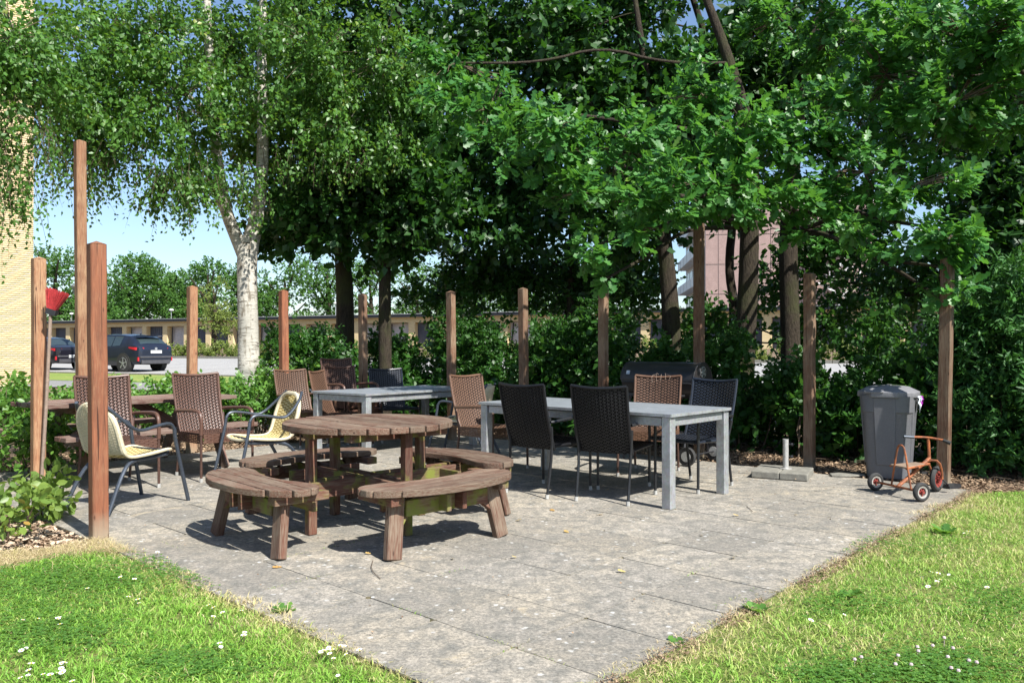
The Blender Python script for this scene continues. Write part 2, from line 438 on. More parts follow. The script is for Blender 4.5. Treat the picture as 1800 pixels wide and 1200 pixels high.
def brick_mat():
    m, n, o = new_mat('yellow_brick'); at_ = N(n, 'ShaderNodeAttribute'); at_.attribute_name = 'tone'
    c = mixc(n, at_.outputs['Fac'], (.62, .515, .32), (.52, .405, .225)); c = mixc(n, ramp(n, noise(n, coords(n), 30, 3), .4, .7), c, (.50, .37, .19))
    bsdf(n, o, c, .85, 0, .3); return m
M['brick'] = brick_mat()
M['mortar'] = simple('mortar', (.50, .40, .26), .9)
bk = empty('apartment_building', (-15.1, 25.1, 0), UA + PI, 'tall yellow brick gable wall rising past the frame behind the broom post', 'building')
mb = MB(); mb.box((7.9, -6.0, 6.9), (15.8, 11.8, 14.2)); mb.build('wall', M['brick_wall'], bk, smooth=False)
# local: x runs away from the corner along the facade, y out of the facade (+y faces the sun)
vs, tone = [], []
rows = 204
for r_ in range(rows):
    z0 = .05 + r_ * .0667
    off = (r_ % 2) * .12
    for c_ in range(-1, 17):
        x0 = c_ * .24 + off; x1 = min(x0 + .228, 3.9); x0 = max(x0, 0.0)
        if x1 - x0 < .03: continue
        y1 = .02 + random.uniform(-.002, .002) - .1; t = random.random()
        for (x, y, z) in ((x0, -.12, z0), (x1, -.12, z0), (x1, y1 + .1, z0), (x0, y1 + .1, z0), (x0, -.12, z0 + .055), (x1, -.12, z0 + .055), (x1, y1 + .1, z0 + .055), (x0, y1 + .1, z0 + .055)):
            vs.append((x, y, z)); tone.append(t)
nb = len(vs) // 8
base = np.array([[3, 7, 6, 2], [0, 3, 2, 1], [4, 5, 6, 7], [0, 4, 7, 3], [1, 2, 6, 5]])
fc = (base[None] + (np.arange(nb) * 8)[:, None, None]).reshape(-1)
o = link('brick_courses', np_mesh('brick_courses', np.array(vs), fc, np.full(nb * 5, 4), M['brick'], tone), bk); setp(o, kind='stuff')
mb = MB(); mb.box((1.95, -.0435, 6.95), (3.88, .123, 13.6)); mb.build('mortar_bed', M['mortar'], bk, smooth=False)
mb = MB(); mb.box((7.9, .0, .02), (15.9, .1, .12)); mb.build('plinth', M['concrete'], bk)

# ---- garage row
M['gbrick'] = brick_tex('garage_yellow_brick', (.72, .55, .27), (.62, .46, .21), (.48, .43, .32), 1.0)
M['fascia'] = simple('dark_fascia', (.035, .04, .05), .5, .2)
M['roof_edge'] = simple('pale_roof_edge', (.42, .43, .44), .5, .3)
M['gdoor'] = simple('slate_garage_door', (.075, .085, .115), .5, 0, .4, .2, 2)
M['gdoor_pale'] = simple('pale_garage_door', (.50, .49, .50), .55, 0, .4, .12, 1)
ga = empty('garage_row', (-26, 71, 0), math.atan2(-.42, .906), 'long low row of yellow brick garages with dark flat roof edge across the car park', 'garages')
S0, PIT, NB_ = -39.0, 2.68, 39
L = NB_ * PIT
mb = MB(); mb.box((S0 + L / 2, 3.3, 1.7), (L, 5.2, 4.0)); mb.build('rear_wall', M['gbrick'], ga, smooth=False)
mb = MB(); mb.box((S0 + L / 2, .35, 3.41), (L, .7, .42)); mb.build('lintel', M['gbrick'], ga, smooth=False)
mb = MB(); mb.box((S0 + L / 2, 2.9, 3.72), (L + .8, 6.7, .20)); mb.build('fascia', M['fascia'], ga, smooth=False)
mb = MB(); mb.box((S0 + L / 2, 2.9, 3.85), (L + .9, 6.8, .05)); mb.build('roof_edge', M['roof_edge'], ga, smooth=False)
mb = MB(); mb.box((0, .34, 1.6), (.58, .68, 3.2)); pier = mb.mesh('pier', M['gbrick'], False)
mb = MB(); mb.box((0, .48, 2.15), (2.12, .05, 2.08))
for k in range(8): mb.box((-.93 + k * .265, .45, 2.15), (.03, .03, 2.0))
gd = mb.mesh('garage_door', M['gdoor'], False)
mb = MB(); mb.box((0, .60, 2.15), (2.12, .05, 2.08)); mb.box((0, .56, 3.08), (2.12, .08, .14)); gp = mb.mesh('garage_door', M['gdoor_pale'], False)
mb = MB(); mb.beam((-.98, .5, 1.2), (-.68, .3, 3.1), .10, .05); gl_ = mb.mesh('door_arm', M['fascia'], False)
for k in range(NB_ + 1):
    link('pier', pier, ga, (S0 + k * PIT, 0, 0))
    if k < NB_:
        pale = k in (10, 12, 16, 18, 20, 21, 25) 
        x = S0 + (k + .5) * PIT
        d = link('garage_door', gp if pale else gd, ga, (x, 0, 0))
        if pale:
            setp(d, 'pale garage door standing partly open'); link('door_arm', gl_, d)

# ---- pink panel block behind the garages
M['pink'] = simple('pink_aggregate_panel', (.33, .235, .215), .85, 0, .3, .15, 1.2, .2)
M['joint_white'] = simple('white_joint', (.62, .58, .56), .7)
M['window_glass'] = simple('window_glass', (.12, .17, .22), .08, 0, .9, .3, .4, 0)
ap = empty('apartment_building', (19.9, 82, 0), R(-6), 'pink panelled block of flats with white balconies seen between the oak trunks', 'building')
mb = MB(); mb.box((8.5, 9, 8.6), (16.94, 17.8, 16.6)); mb.build('wall', M['joint_white'], ap, smooth=False)
mb = MB(); mb.box((0, 0, 0), (1.25, .12, 2.98)); pn = mb.mesh('facade_panel', M['pink'], False)
for i in range(13):
    for j in range(5): link('facade_panel', pn, ap, (.66 + i * 1.31, .02, 2.1 + j * 3.06))
mb = MB(); mb.box((0, 0, 0), (1.1, 2.9, 1.0)); bp_ = mb.mesh('balcony', M['white_paint'], False)
mb = MB(); mb.box((0, 0, 0), (.06, 1.1, 1.35)); wp_ = mb.mesh('window', M['window_glass'], False)
mb = MB(); mb.box((0, .62, 0), (.1, .09, 1.5)); mb.box((0, -.62, 0), (.1, .09, 1.5)); mb.box((0, 0, .71), (.1, 1.15, .09)); mb.box((0, 0, -.71), (.1, 1.15, .09)); wf_ = mb.mesh('frame', M['white_paint'], False)
for j in range(5):
    for k in range(5):
        link('balcony', bp_, ap, (-.52, 2.2 + k * 3.3, 2.0 + j * 3.06))
        for s_ in (-.75, .75):
            wn = link('window', wp_, ap, (.0, 2.2 + k * 3.3 + s_, 3.35 + j * 3.06)); link('frame', wf_, wn)
mb = MB()
for j in range(4):
    z = 1.5 + j * 3.06; 
    a, b = (11.2, -1.2, z), (14.0, -1.2, z + 1.53); mb.beam(a, b, .9, .16); mb.beam((a[0], -1.7, z + .9), (b[0], -1.7, z + 2.43), .06, .08)
    a, b = (14.0, -.6, z + 1.53), (11.2, -.6, z + 3.06); mb.beam(a, b, .5, .16); mb.beam((a[0], -.4, z + 2.43), (b[0], -.4, z + 3.96), .06, .08)
    for q_ in range(9):
        t = q_ / 8; mb.box((11.2 + 2.8 * t, -1.7, z + 1.53 * t + .45), (.05, .05, .9))
    mb.box((14.4, -1.0, z + 1.53), (.9, 1.5, .12)); mb.box((10.8, -1.0, z + 3.06), (.9, 1.5, .12))
for x in (10.4, 14.8): mb.box((x, -1.7, 8), (.14, .14, 14))
mb.build('staircase', M['white_paint'], ap, smooth=False)

# ---- lamp posts
def lamp_post(x, y, h, label, cone=True):
    z = float(terrain(x, y)); t = empty('street_lamp', (x, y, z), 0, label, 'lamp post')
    mb = MB(); mb.tube([(0, 0, -.1), (0, 0, h - .35)], [.055, .04], 8); mb.build('pole', M['silver'], t)
    mb = MB()
    if cone: mb.lathe([(.05, h - .55), (.19, h - .12), (.21, h - .1), (.21, h - .04), (.05, h)], 14)
    else: mb.lathe([(.04, h - .4), (.26, h - .36), (.26, h - .24), (.05, h - .16)], 12)
    mb.build('lamp_head', M['galv'] if cone else M['white_paint'], t)
p = atd(134, 500, 35); lamp_post(p.x, p.y, p.z - float(terrain(p.x, p.y)), 'grey lamp post with conical head beside the tall timber post')
for (px, py, d, lb) in ((301, 540, 86, 'small lamp on the roofline above the parked dark car'), (126, 547, 90, 'small lamp behind the garages near the broom'),
                        (590, 528, 84, 'thin pale pole behind the garages beside the forked oak trunk'), (667, 500, 84, 'thin pale mast behind the garages next to the slim dark trunk')):
    p = atd(px, py, d); lamp_post(p.x, p.y, p.z - float(terrain(p.x, p.y)), lb, False)

# ================================================================== TIMBER POSTS
posts = [  # x, y, height, material, label
    (175, 945, None, 430, 'post', 'thick red-brown timber post in the near patio corner in front of the yellow chair'),
    (68, 862, None, 455, 'post_new', 'pale weathered timber post that the red broom leans on'),
    (None, (2.92, 9.36), 146, 250, 'post_new', 'very tall timber post with a long crack rising against the sky'),
    (337, None, 9.67, 505, 'post_new', 'timber post behind the high-backed wicker chair, right of the parked dark car'),
    (500, None, 10.62, 512, 'post', 'red-brown timber post right of the birch trunk'),
    (639, None, 11.5, 518, 'post_old', 'thin two-tone timber post at the far back corner of the patio'),
    (795, None, 10.95, 514, 'post_old', 'weathered timber post behind the far end of the back steel table'),
    (922, None, 10.45, 508, 'post_old', 'greyish timber post behind the left end of the front steel table'),
    (1060, None, 10.0, 503, 'post_old', 'timber post just left of the black barrel grill'),
    (1229, None, 9.15, 380, 'post_old', 'extra tall timber post right behind the barrel grill'),
    (1422, None, 8.42, 482, 'post_old', 'dark brown timber post beside the parasol base'),
    (1657, None, 7.28, 455, 'post_old', 'dark timber post behind the orange tricycle'),
]
def post_mesh(h, m, seed):
    mb = MB(); s = .05; c = .008
    ring = [(-s + c, -s), (s - c, -s), (s, -s + c), (s, s - c), (s - c, s), (-s + c, s), (-s, s - c), (-s, -s + c)]
    r = random.Random(seed); nz = 9; vs = []
    for k in range(nz):
        z = -.3 + (h + .3) * k / (nz - 1); dx, dy = r.uniform(-.0025, .0025), r.uniform(-.0025, .0025)
        vs += [(x + dx, y + dy, z) for x, y in ring]
    fs = [(k * 8 + i, k * 8 + (i + 1) % 8, k * 8 + 8 + (i + 1) % 8, k * 8 + 8 + i) for k in range(nz - 1) for i in range(8)]
    mb.add(vs, fs); mb.add([(x, y, h) for x, y in ring] + [(0, 0, h + .022)], [(i, (i + 1) % 8, 8) for i in range(8)])
    return mb.mesh('timber_post', m, True, 25)
post_xy = []
for i, (px, b, c, top, mt, lb) in enumerate(posts):
    if px is None: p = uv(*b); d = p.y; p.x = (c - 900) / 1400 * d
    elif b is not None: p = at(px, b)
    else: p = Vector(((px - 900) / 1400 * c, c, 0))
    h = CAM_H + (610 - top) / 1400 * p.y
    o = link('timber_post', post_mesh(h, M[mt], i), None, (p.x, p.y, 0), (random.gauss(0, .007), random.gauss(0, .007), UA + (0 if i != 0 else R(-3))))
    setp(o, lb, 'post', 'timber posts round the patio'); post_xy.append(p)

# ================================================================== FURNITURE
def board(name, a, b, w, t, mat, parent, up=(0, 0, 1), bev=.004):
    """a plank of its own, its local x along the grain"""
    a = Vector(a); b = Vector(b); d = b - a; L = d.length; d.normalize(); up = Vector(up)
    sy = up.cross(d).normalized(); uz = d.cross(sy)
    Mx = Matrix((d, sy, uz)).transposed()
    mb = MB(); mb.box((0, 0, 0), (L, w, t)); o = mb.build(name, mat, parent, (a + b) / 2, Mx.to_euler(), smooth=False)
    return bevel(o, bev) if bev else o
def outline_planks(poly_top, poly_bot, strips, x0, x1, z0, z1, mat, parent, name='plank', step=.02, gap=.008, Mloc=None):
    """planks along local x cut to a shape: poly_top(x), poly_bot(x) give the y limits"""
    for (ya, yb) in strips:
        run = []; runs = []
        x = x0
        while x <= x1 + 1e-6:
            lo, hi = max(ya + gap / 2, poly_bot(x)), min(yb - gap / 2, poly_top(x))
            if hi - lo > .006: run.append((x, lo, hi))
            else:
                if len(run) > 2: runs.append(run)
                run = []
            x += step
        if len(run) > 2: runs.append(run)
        for run in runs:
            xc = (run[0][0] + run[-1][0]) / 2; yc = (ya + yb) / 2; dz = random.uniform(-.0015, .0015)
            poly = [(x - xc, lo - yc) for x, lo, hi in run] + [(x - xc, hi - yc) for x, lo, hi in reversed(run)]
            mb = MB(); mb.prism(poly, z0 + dz, z1 + dz)
            loc = Vector((xc, yc, 0)); rz = 0
            if Mloc is not None: loc = Mloc @ loc; rz = Mloc.to_euler().z
            o = mb.build(name, mat, parent, loc, (0, 0, rz), smooth=False); bevel(o, .006, 2)

# ---- round picnic table
c0 = Vector((-1.03, 5.73, 0))
rt = empty('round_picnic_table', c0, R(-46.5), 'round slatted picnic table with four attached curved benches on the patio', 'picnic table')
RT = .60
disc = lambda x: math.sqrt(max(0, RT * RT - x * x))
n_pl = 9; wpl = 2 * RT / n_pl
outline_planks(disc, lambda x: -disc(x), [(-RT + i * wpl, -RT + (i + 1) * wpl) for i in range(n_pl)], -RT, RT, .700, .742, M['plank'], rt, step=.01, gap=.011)
for y in (-.36, 0.0, .36):
    board('cross_batten', (y, -.5 if y == 0 else -.40, .672), (y, .5 if y == 0 else .40, .672), .09, .052, M['plank_alg'], rt)
rr, ri = 1.10, .755
pm = R(37.5)
for k in range(4):
    ang = R(90 * k)
    # bench outline in a frame whose y points outwards
    out = []
    for i in range(-60, 61):
        ph = pm * i / 60; wdt = (rr - ri) / 2 * max(0.0, (1 - (abs(i) / 60) ** 5.0)) ** .5
        out.append((ph, wdt))
    outer = [((rr + ri) / 2 + w_, ph) for ph, w_ in out]; inner = [((rr + ri) / 2 - w_, ph) for ph, w_ in out]
    ox = np.array([r_ * math.sin(ph) for r_, ph in outer]); oy = np.array([r_ * math.cos(ph) for r_, ph in outer])
    ix = np.array([r_ * math.sin(ph) for r_, ph in inner]); iy = np.array([r_ * math.cos(ph) for r_, ph in inner])
    # full closed outline -> y limits on a vertical line
    PX = np.concatenate([ox, ix[::-1]]); PY = np.concatenate([oy, iy[::-1]])
    def lim(x, PX=PX, PY=PY):
        ys = []
        n_ = len(PX)
        for q in range(n_):
            a, b = PX[q], PX[(q + 1) % n_]
            if (a - x) * (b - x) <= 0 and a != b: ys.append(PY[q] + (PY[(q + 1) % n_] - PY[q]) * (x - a) / (b - a))
        return (min(ys), max(ys)) if len(ys) >= 2 else (0, 0)
    xm = float(max(PX)) - .004
    cache = {}
    Mb = Matrix.Rotation(ang, 4, 'Z')
    ymax = rr; ymin = float(min(PY)); nbp = 4; wb = (ymax - ymin) / nbp
    outline_planks(lambda x: lim(x)[1], lambda x: lim(x)[0], [(ymin + i * wb, ymin + (i + 1) * wb) for i in range(nbp)], -xm, xm, .380, .422, M['plank'], rt, step=.012, gap=.009, Mloc=Mb)
    # cleats, splayed legs and braces at the two ends of the bench
    for s_ in (-1, 1):
        x = s_ * .43
        P = lambda a, b, z: Mb @ Vector((a, b, z))
        board('bench_cleat', P(x, .60, .350), P(x, .965, .350), .09, .055, M['plank_alg'], rt)
        upv = Mb @ Vector((-s_, 0, 0))
        board('leg', P(x - s_ * .055, .865, .372), P(x + s_ * .01, .925, .0), .105, .055, M['plank'], rt, up=Mb @ Vector((0, 1, .3)), bev=.006)
        board('brace', P(x - s_ * .19, .83, .335), P(x - s_ * .035, .90, .20), .075, .035, M['plank_alg'], rt, up=Mb @ Vector((0, 1, .3)))
# crossed carrying beams
for k in range(2):
    Mb = Matrix.Rotation(R(90 * k), 4, 'Z'); z = .305 if k == 0 else .302
    for s_ in (-1, 1):
        board('carrying_beam', Mb @ Vector((s_ * .063, -1.0, z)), Mb @ Vector((s_ * .063, 1.0, z)), .035 if True else 0, .11, M['plank_alg'], rt)
    for s_ in (-1, 1):
        board('bench_bearer', Mb @ Vector((-.33, s_ * .90, .290)), Mb @ Vector((.33, s_ * .90, .290)), .035, .10, M['plank_alg'], rt)
        board('bench_bearer', Mb @ Vector((-.30, s_ * .60, .283)), Mb @ Vector((.30, s_ * .60, .283)), .035, .13, M['plank_alg'], rt)
for k in range(4):
    Mb = Matrix.Rotation(R(90 * k), 4, 'Z')
    board('post', Mb @ Vector((0, .46, 0)), Mb @ Vector((0, .46, .70)), .062, .062, M['plank_alg'], rt, up=Mb @ Vector((0, 1, 0)), bev=.005)

# ---- long picnic table on the left
pc = Vector((-4.24, 7.27, 0))
pt = empty('picnic_table', (pc.x, pc.y, 0), R(52), 'long weathered picnic table with two benches behind the high-backed wicker chairs', 'picnic table')
for i in range(6):
    board('tabletop_plank', (-.02 - .015 * (i % 2), .06 + i * .125, .72), (1.95, .06 + i * .125, .72), .117, .042, M['picnic'], pt)
for y in (-.36, -.235): board('bench_plank', (.03, y + .10, .435), (2.0, y + .10, .435), .115, .042, M['picnic'], pt)
for y in (1.13, 1.01): board('bench_plank', (-.03, y - .02, .435), (1.95, y - .02, .435), .115, .042, M['picnic'], pt)
for x in (.33, 1.6):
    board('cross_beam', (x, .0, .672), (x, .74, .672), .045, .095, M['picnic'], pt)
    board('bench_beam', (x, -.32, .37), (x, 1.12, .37), .045, .095, M['picnic'], pt)
    board('leg', (x + .05, .14, .70), (x + .05, -.26, 0), .045, .105, M['picnic'], pt)
    board('leg', (x + .05, .60, .70), (x + .05, 1.02, 0), .045, .105, M['picnic'], pt)
board('diagonal_brace', (.38, .37, .38), (.95, .37, .69), .045, .09, M['picnic'], pt)
board('diagonal_brace', (1.55, .37, .38), (1.0, .37, .69), .045, .09, M['picnic'], pt)

# ---- galvanised tables
def steel_table(loc, rz, L, W, H, label):
    t = empty('steel_table', loc, rz, label, 'table', 'galvanised steel tables')
    for x in (.05, L - .05):
        for y in (.05, W - .05):
            mb = MB(); mb.box((x, y, (H - .022) / 2), (.08, .08, H - .022)); bevel(mb.build('leg', M['galv'], t, smooth=False), .006, 2)
    for (a, b) in (((.1, .05), (L - .1, .05)), ((.1, W - .05), (L - .1, W - .05)), ((.05, .1), (.05, W - .1)), ((L - .05, .1), (L - .05, W - .1)), ((L / 2, .1), (L / 2, W - .1))):
        mb = MB(); mb.beam((a[0], a[1], H - .065), (b[0], b[1], H - .065), .05, .07); bevel(mb.build('rail', M['galv'], t, smooth=False), .004)
    for k in range(2):
        for q in range(2):
            mb = MB(); w_, d_ = L / 2 - .004, W / 2 - .003
            mb.box((0, 0, 0), (w_, d_, .02)); bevel(mb.build('tabletop_panel', M['stone_top'], t, (L / 4 + k * L / 2, W / 4 + q * W / 2, H - .01), smooth=False), .003)
    mb = MB()
    for (a, b) in (((-.004, -.003), (L + .004, -.003)), ((-.004, W + .003), (L + .004, W + .003))): mb.beam((*a, H - .0105), (*b, H - .0105), .006, .023)
    for x in (-.006, L + .006): mb.box((x, W / 2, H - .0105), (.005, W + .004, .023))
    mb.build('edge_trim', M['galv'], t, smooth=False)
    return t
a = Vector((1.235, 6.20, 0)) + U * .98; steel_table((a.x, a.y, 0), UA + PI / 2, 2.1, .98, .745, 'galvanised steel table with stone top between the two black wicker chairs')
t1_off = None
b_ = Vector((-1.63, 8.90, 0)); steel_table((b_.x, b_.y, 0), R(51), 1.9, .98, .745, 'galvanised steel table further back, behind the round wooden table')

# ---- woven surfaces
def weave(mb, S, nu, nt, amp, gap=.12, seg=2, mat_i=0, liner=False):
    """horizontal strands going over and under upright stakes; S(s,t) -> point, s across, t along"""
    mb.cm = mat_i
    def nrm(s, t):
        e = .004
        return (S(min(1, s + e), t) - S(max(0, s - e), t)).cross(S(s, min(1, t + e)) - S(s, max(0, t - e))).normalized()
    ns = nu * seg
    for r_ in range(nt):
        t0, t1 = (r_ + gap / 2) / nt, (r_ + 1 - gap / 2) / nt; tm = (t0 + t1) / 2
        vs = []
        for i in range(ns + 1):
            s = i / ns; ph = math.cos(PI * (i / seg) + PI * r_)
            n_ = nrm(s, tm); o = n_ * amp * ph
            vs += [S(s, t0) + o * .55, S(s, tm) + o, S(s, t1) + o * .55]
        fs = []
        for i in range(ns): fs += [(i * 3, i * 3 + 3, i * 3 + 4, i * 3 + 1), (i * 3 + 1, i * 3 + 4, i * 3 + 5, i * 3 + 2)]
        mb.add(vs, fs)
    if liner:
        mb.cm = 1; mb.grid([[S(i / 8, j / 12) for j in range(13)] for i in range(9)]); mb.cm = 0
    for i in range(nu + 1):
        s = min(.995, max(.005, i / nu)); pts = [S(s, k / 10) for k in range(11)]
        mb.tube(pts, amp * .55, 3, False)
    mb.cm = 0
def lerp(a, b, t): return a + (b - a) * t

def wicker_chair(kind, label, group, hback=.95, skirt=False, navy=False, sturdy=False):
    WM = {'black': M['wick_black'], 'navy': M['wick_navy'], 'brown': M['wick_brown'], 'tan': M['wick_tan']}[kind]
    TM = M['tube_black'] if kind in ('black', 'navy') else M['tube_brown']
    t = empty('wicker_chair', (0, 0, 0), 0, label, 'chair', group)
    hw = .235
    def SB(s, tt):   # backrest, leaning back, slightly dished
        y = lerp(-1, 1, s) * lerp(hw - .005, hw + .005, tt)
        x = lerp(-.235, -.40, tt) - .028 * math.sin(PI * s) - .02 * math.sin(PI * tt)
        z = lerp(.40, hback, tt) - .018 * math.sin(PI * s) * tt
        return Vector((x, y, z))
    mb = MB(); weave(mb, SB, 15, 40, .0065, .03, 2, 0, True); b = link('backrest', mb.mesh('backrest', [WM, M['wick_dark']], True, 70), t)
    mb = MB(); mb.tube([SB(0, 0)] + [SB(0, k / 6) for k in range(1, 7)] , .0125, 8); mb.tube([SB(1, k / 6) for k in range(7)], .0125, 8)
    mb.tube([SB(k / 8, 1) for k in range(9)], .014, 8); mb.build('back_rim', WM, b)
    def SS(s, tt):
        return Vector((lerp(-.24, .25, tt), lerp(-1, 1, s) * (hw + .012 * tt), .44 - .022 * math.sin(PI * tt) * math.sin(PI * s) + .008 * tt))
    mb = MB(); weave(mb, SS, 14, 24, .005, .04, 2, 0, True); st = link('seat', mb.mesh('seat', [WM, M['wick_dark']], True, 70), t)
    dz = .09 if skirt else .035
    mb = MB()
    if skirt:
        def SF(s, tt): return Vector((.256 + .004 * tt, lerp(1, -1, s) * (hw + .012), lerp(.448, .448 - dz, tt)))
        weave(mb, SF, 13, 6, .004)
        for sg in (-1, 1):
            def SD(s, tt, sg=sg): return Vector((lerp(-.24, .25, s), sg * (hw + .013), lerp(.44, .44 - dz, tt)))
            weave(mb, SD, 13, 6, .004)
    else:
        mb.tube([(.25, -hw, .44), (.258, 0, .438), (.25, hw, .44)], .016, 8)
        mb.tube([(-.24, -hw - .004, .43), (.25, -hw - .012, .44)], .013, 8); mb.tube([(-.24, hw + .004, .43), (.25, hw + .012, .44)], .013, 8)
    mb.build('seat_apron', WM, st, ang=70)
    for sg in (-1, 1):
        yo = sg * (hw + .03)
        mb = MB(); mb.tube([(.25, yo, .02), (.245, yo, .44)], .0125, 8); lg = mb.build('leg', TM, t)
        mb = MB(); mb.tube([(.25, yo, 0), (.25, yo, .035)], .016, 8); mb.build('foot_cap', M['cap_grey'], lg)
        mb = MB(); mb.tube([(-.33, sg * (hw - .01), .02), (-.26, sg * (hw - .01), .40), (-.30, sg * (hw + .012), .60)], .0125, 8, smooth=1); lg = mb.build('leg', TM, t)
        mb = MB(); mb.tube([(-.333, sg * (hw - .01), 0), (-.33, sg * (hw - .01), .035)], .016, 8); mb.build('foot_cap', M['cap_grey'], lg)
        rad = .017 if skirt else .0135
        mb = MB(); mb.tube([(.245, yo, .44), (.25, yo, .60), (.215, yo, .655), (.12, yo + sg * .01, .668), (-.12, yo + sg * .012, .655), (-.27, yo, .645), (-.31, sg * (hw + .012), .64)], rad, 8, smooth=2)
        mb.build('armrest', WM if skirt else TM, t)
    return t

def yellow_chair(label):
    t = empty('yellow_wicker_chair', (0, 0, 0), 0, label, 'chair', 'yellow wicker armchairs')
    prof = [(.27, .405), (.24, .43), (.05, .405), (-.13, .395), (-.20, .42), (-.235, .50), (-.30, .66), (-.365, .84)]
    cum = [0]
    for i in range(1, len(prof)): cum.append(cum[-1] + math.hypot(prof[i][0] - prof[i - 1][0], prof[i][1] - prof[i - 1][1]))
    cum = [c / cum[-1] for c in cum]
    xs = np.interp(np.linspace(0, 1, 60), cum, [p[0] for p in prof]); zs = np.interp(np.linspace(0, 1, 60), cum, [p[1] for p in prof])
    ker = np.ones(7) / 7; xs2 = np.convolve(np.pad(xs, 3, 'edge'), ker, 'valid'); zs2 = np.convolve(np.pad(zs, 3, 'edge'), ker, 'valid')
    tt_ = np.linspace(0, 1, 60)
    def width(t):
        w_ = .225
        if t > .72: w_ = .225 * math.sqrt(max(0, 1 - ((t - .72) / .285) ** 2.4))
        if t < .06: w_ = .225 - .03 * (1 - t / .06)
        return w_
    def S(s, t):
        k = lerp(-1, 1, s); x = float(np.interp(t, tt_, xs2)); z = float(np.interp(t, tt_, zs2)); y = k * width(t)
        f = max(0, (t - .45) / .55)
        return Vector((x + .06 * f * k * k, y, z + .015 * k * k * (1 - f)))
    mb = MB(); weave(mb, lambda s, t: S(s, t * .52), 10, 26, .0055, .12, 2, 0, True); link('seat', mb.mesh('seat', [M['wick_yellow'], M['wick_gold']], True, 70), t)
    mb = MB(); weave(mb, lambda s, t: S(s, .52 + t * .47), 10, 28, .0055, .12, 2, 0, True); bk_ = link('backrest', mb.mesh('backrest', [M['wick_yellow'], M['wick_gold']], True, 70), t)
    # outer skin of the shell back
    mb = MB(); weave(mb, lambda s, t: S(1 - s, .52 + t * .47) + Vector((-.014, 0, 0)), 11, 36, .003, .04, 2); mb.build('back_shell', M['wick_cream'], bk_, ang=70)
    rim = [S(0, .03 + .96 * k / 40) for k in range(41)] + [S(1, .03 + .96 * (40 - k) / 40) for k in range(41)]
    mb = MB(); mb.tube(rim, [.013 + (.007 if (20 < k < 61) else 0) for k in range(82)], 7, False); mb.tube([S(0, .03), S(.25, .0), S(.75, .0), S(1, .03)], .013, 7, smooth=1)
    mb.build('rim', M['wick_cream'], bk_)
    for sg in (-1, 1):
        y = sg * .265
        mb = MB(); mb.tube([(.36, y + sg * .02, 0), (.245, y, .50), (.235, y, .60)], .0155, 8, smooth=2); mb.build('leg', M['tube_blue'], t)
        mb = MB(); mb.tube([(.235, y, .60), (.20, y, .655), (.08, y, .645), (-.06, y, .615), (-.14, y, .63), (-.27, y - sg * .045, .76), (-.33, y - sg * .11, .84)], .0135, 8, smooth=2); mb.build('armrest', M['tube_blue'], t)
        mb = MB(); mb.tube([(-.36, sg * .26, 0), (-.22, sg * .235, .30), (-.12, sg * .20, .385), (.05, sg * .19, .385), (.22, sg * .20, .40)], .0155, 8, smooth=2); mb.build('leg', M['tube_blue'], t)
    mb = MB(); mb.tube([(-.02, -.20, .385), (-.02, .20, .385)], .011, 6); mb.tube([(.2, -.235, .43), (.2, .235, .43)], .011, 6); mb.build('crossbar', M['tube_blue'], t)
    return t
def put(t, x, y, deg, z=0, label=None, group=None):
    t.location = (x, y, z); t.rotation_euler = (0, 0, R(deg))
    if label: t['label'] = label
    if group: t['group'] = group
    return t
GB, GK = 'brown wicker armchairs', 'black wicker armchairs'
br = wicker_chair('brown', 'brown high-backed wicker armchair behind the near yellow chair and thick post', GB, 1.0, True)
put(br, -3.56, 7.2, -44)
put(copy_tree(br), -2.93, 7.86, -42, label='brown high-backed wicker armchair between the two yellow chairs, facing the round table')
tn = wicker_chair('tan', 'brown wicker armchair at the back beside the red-brown post right of the birch', GB, .97, True)
put(tn, -2.66, 10.35, -42)
put(copy_tree(tn), -2.06, 9.95, -8, label='light brown wicker armchair turned sideways at the left end of the back steel table', group=GB)
put(copy_tree(tn), -.20, 8.33, -42, label='light brown wicker armchair at the left end of the front steel table')
put(copy_tree(tn), 1.38, 7.98, -112, label='light brown wicker armchair with torn top edge by the grill')
put(copy_tree(br), -2.12, 10.75, -46, label='lower dark brown wicker armchair of the stack by the far corner post', group=GB)
put(copy_tree(br), -2.17, 10.79, -46, z=.11, label='upper dark brown wicker armchair of the stack by the far corner post', group=GB)
bl = wicker_chair('black', 'black wicker armchair on the near side of the front steel table, further from the camera', GK, .955)
put(bl, .335, 7.08, 50)
put(copy_tree(bl), .885, 6.78, 62, label='black wicker armchair nearest the camera with its back to us at the front steel table')
nv = wicker_chair('navy', 'blue-black wicker armchair at the right back corner of the front steel table', GK, .965)
put(nv, 1.62, 7.27, -138)
put(copy_tree(nv), -1.60, 10.9, -62, label='blue-black wicker armchair in dappled shade behind the back steel table')
ye = yellow_chair('yellow wicker armchair seen from behind in the foreground beside the thick post')
put(ye, -3.10, 6.42, 63)
put(copy_tree(ye), -2.36, 7.52, 222, label='yellow wicker armchair in full sun with its back to the back steel table')
put(copy_tree(ye), -.56, 9.35, 165, label='yellow wicker armchair in the shade at the right side of the back steel table')

# frayed strands on the torn chair
mb = MB()
for k in range(5):
    y = -.02 + .03 * k; mb.tube([(-.39, y, .985), (-.365, y + .02 * (k - 2), .97 + .03 * (k % 2)), (-.35, y + .015 * (k - 2), .90 + .01 * k)], .002, 4, smooth=1)
torn = [o for o in COL.objects if o.get('label', '').startswith('light brown wicker armchair with torn')][0]
mb.build('loose_strands', M['broom_stick'], torn)

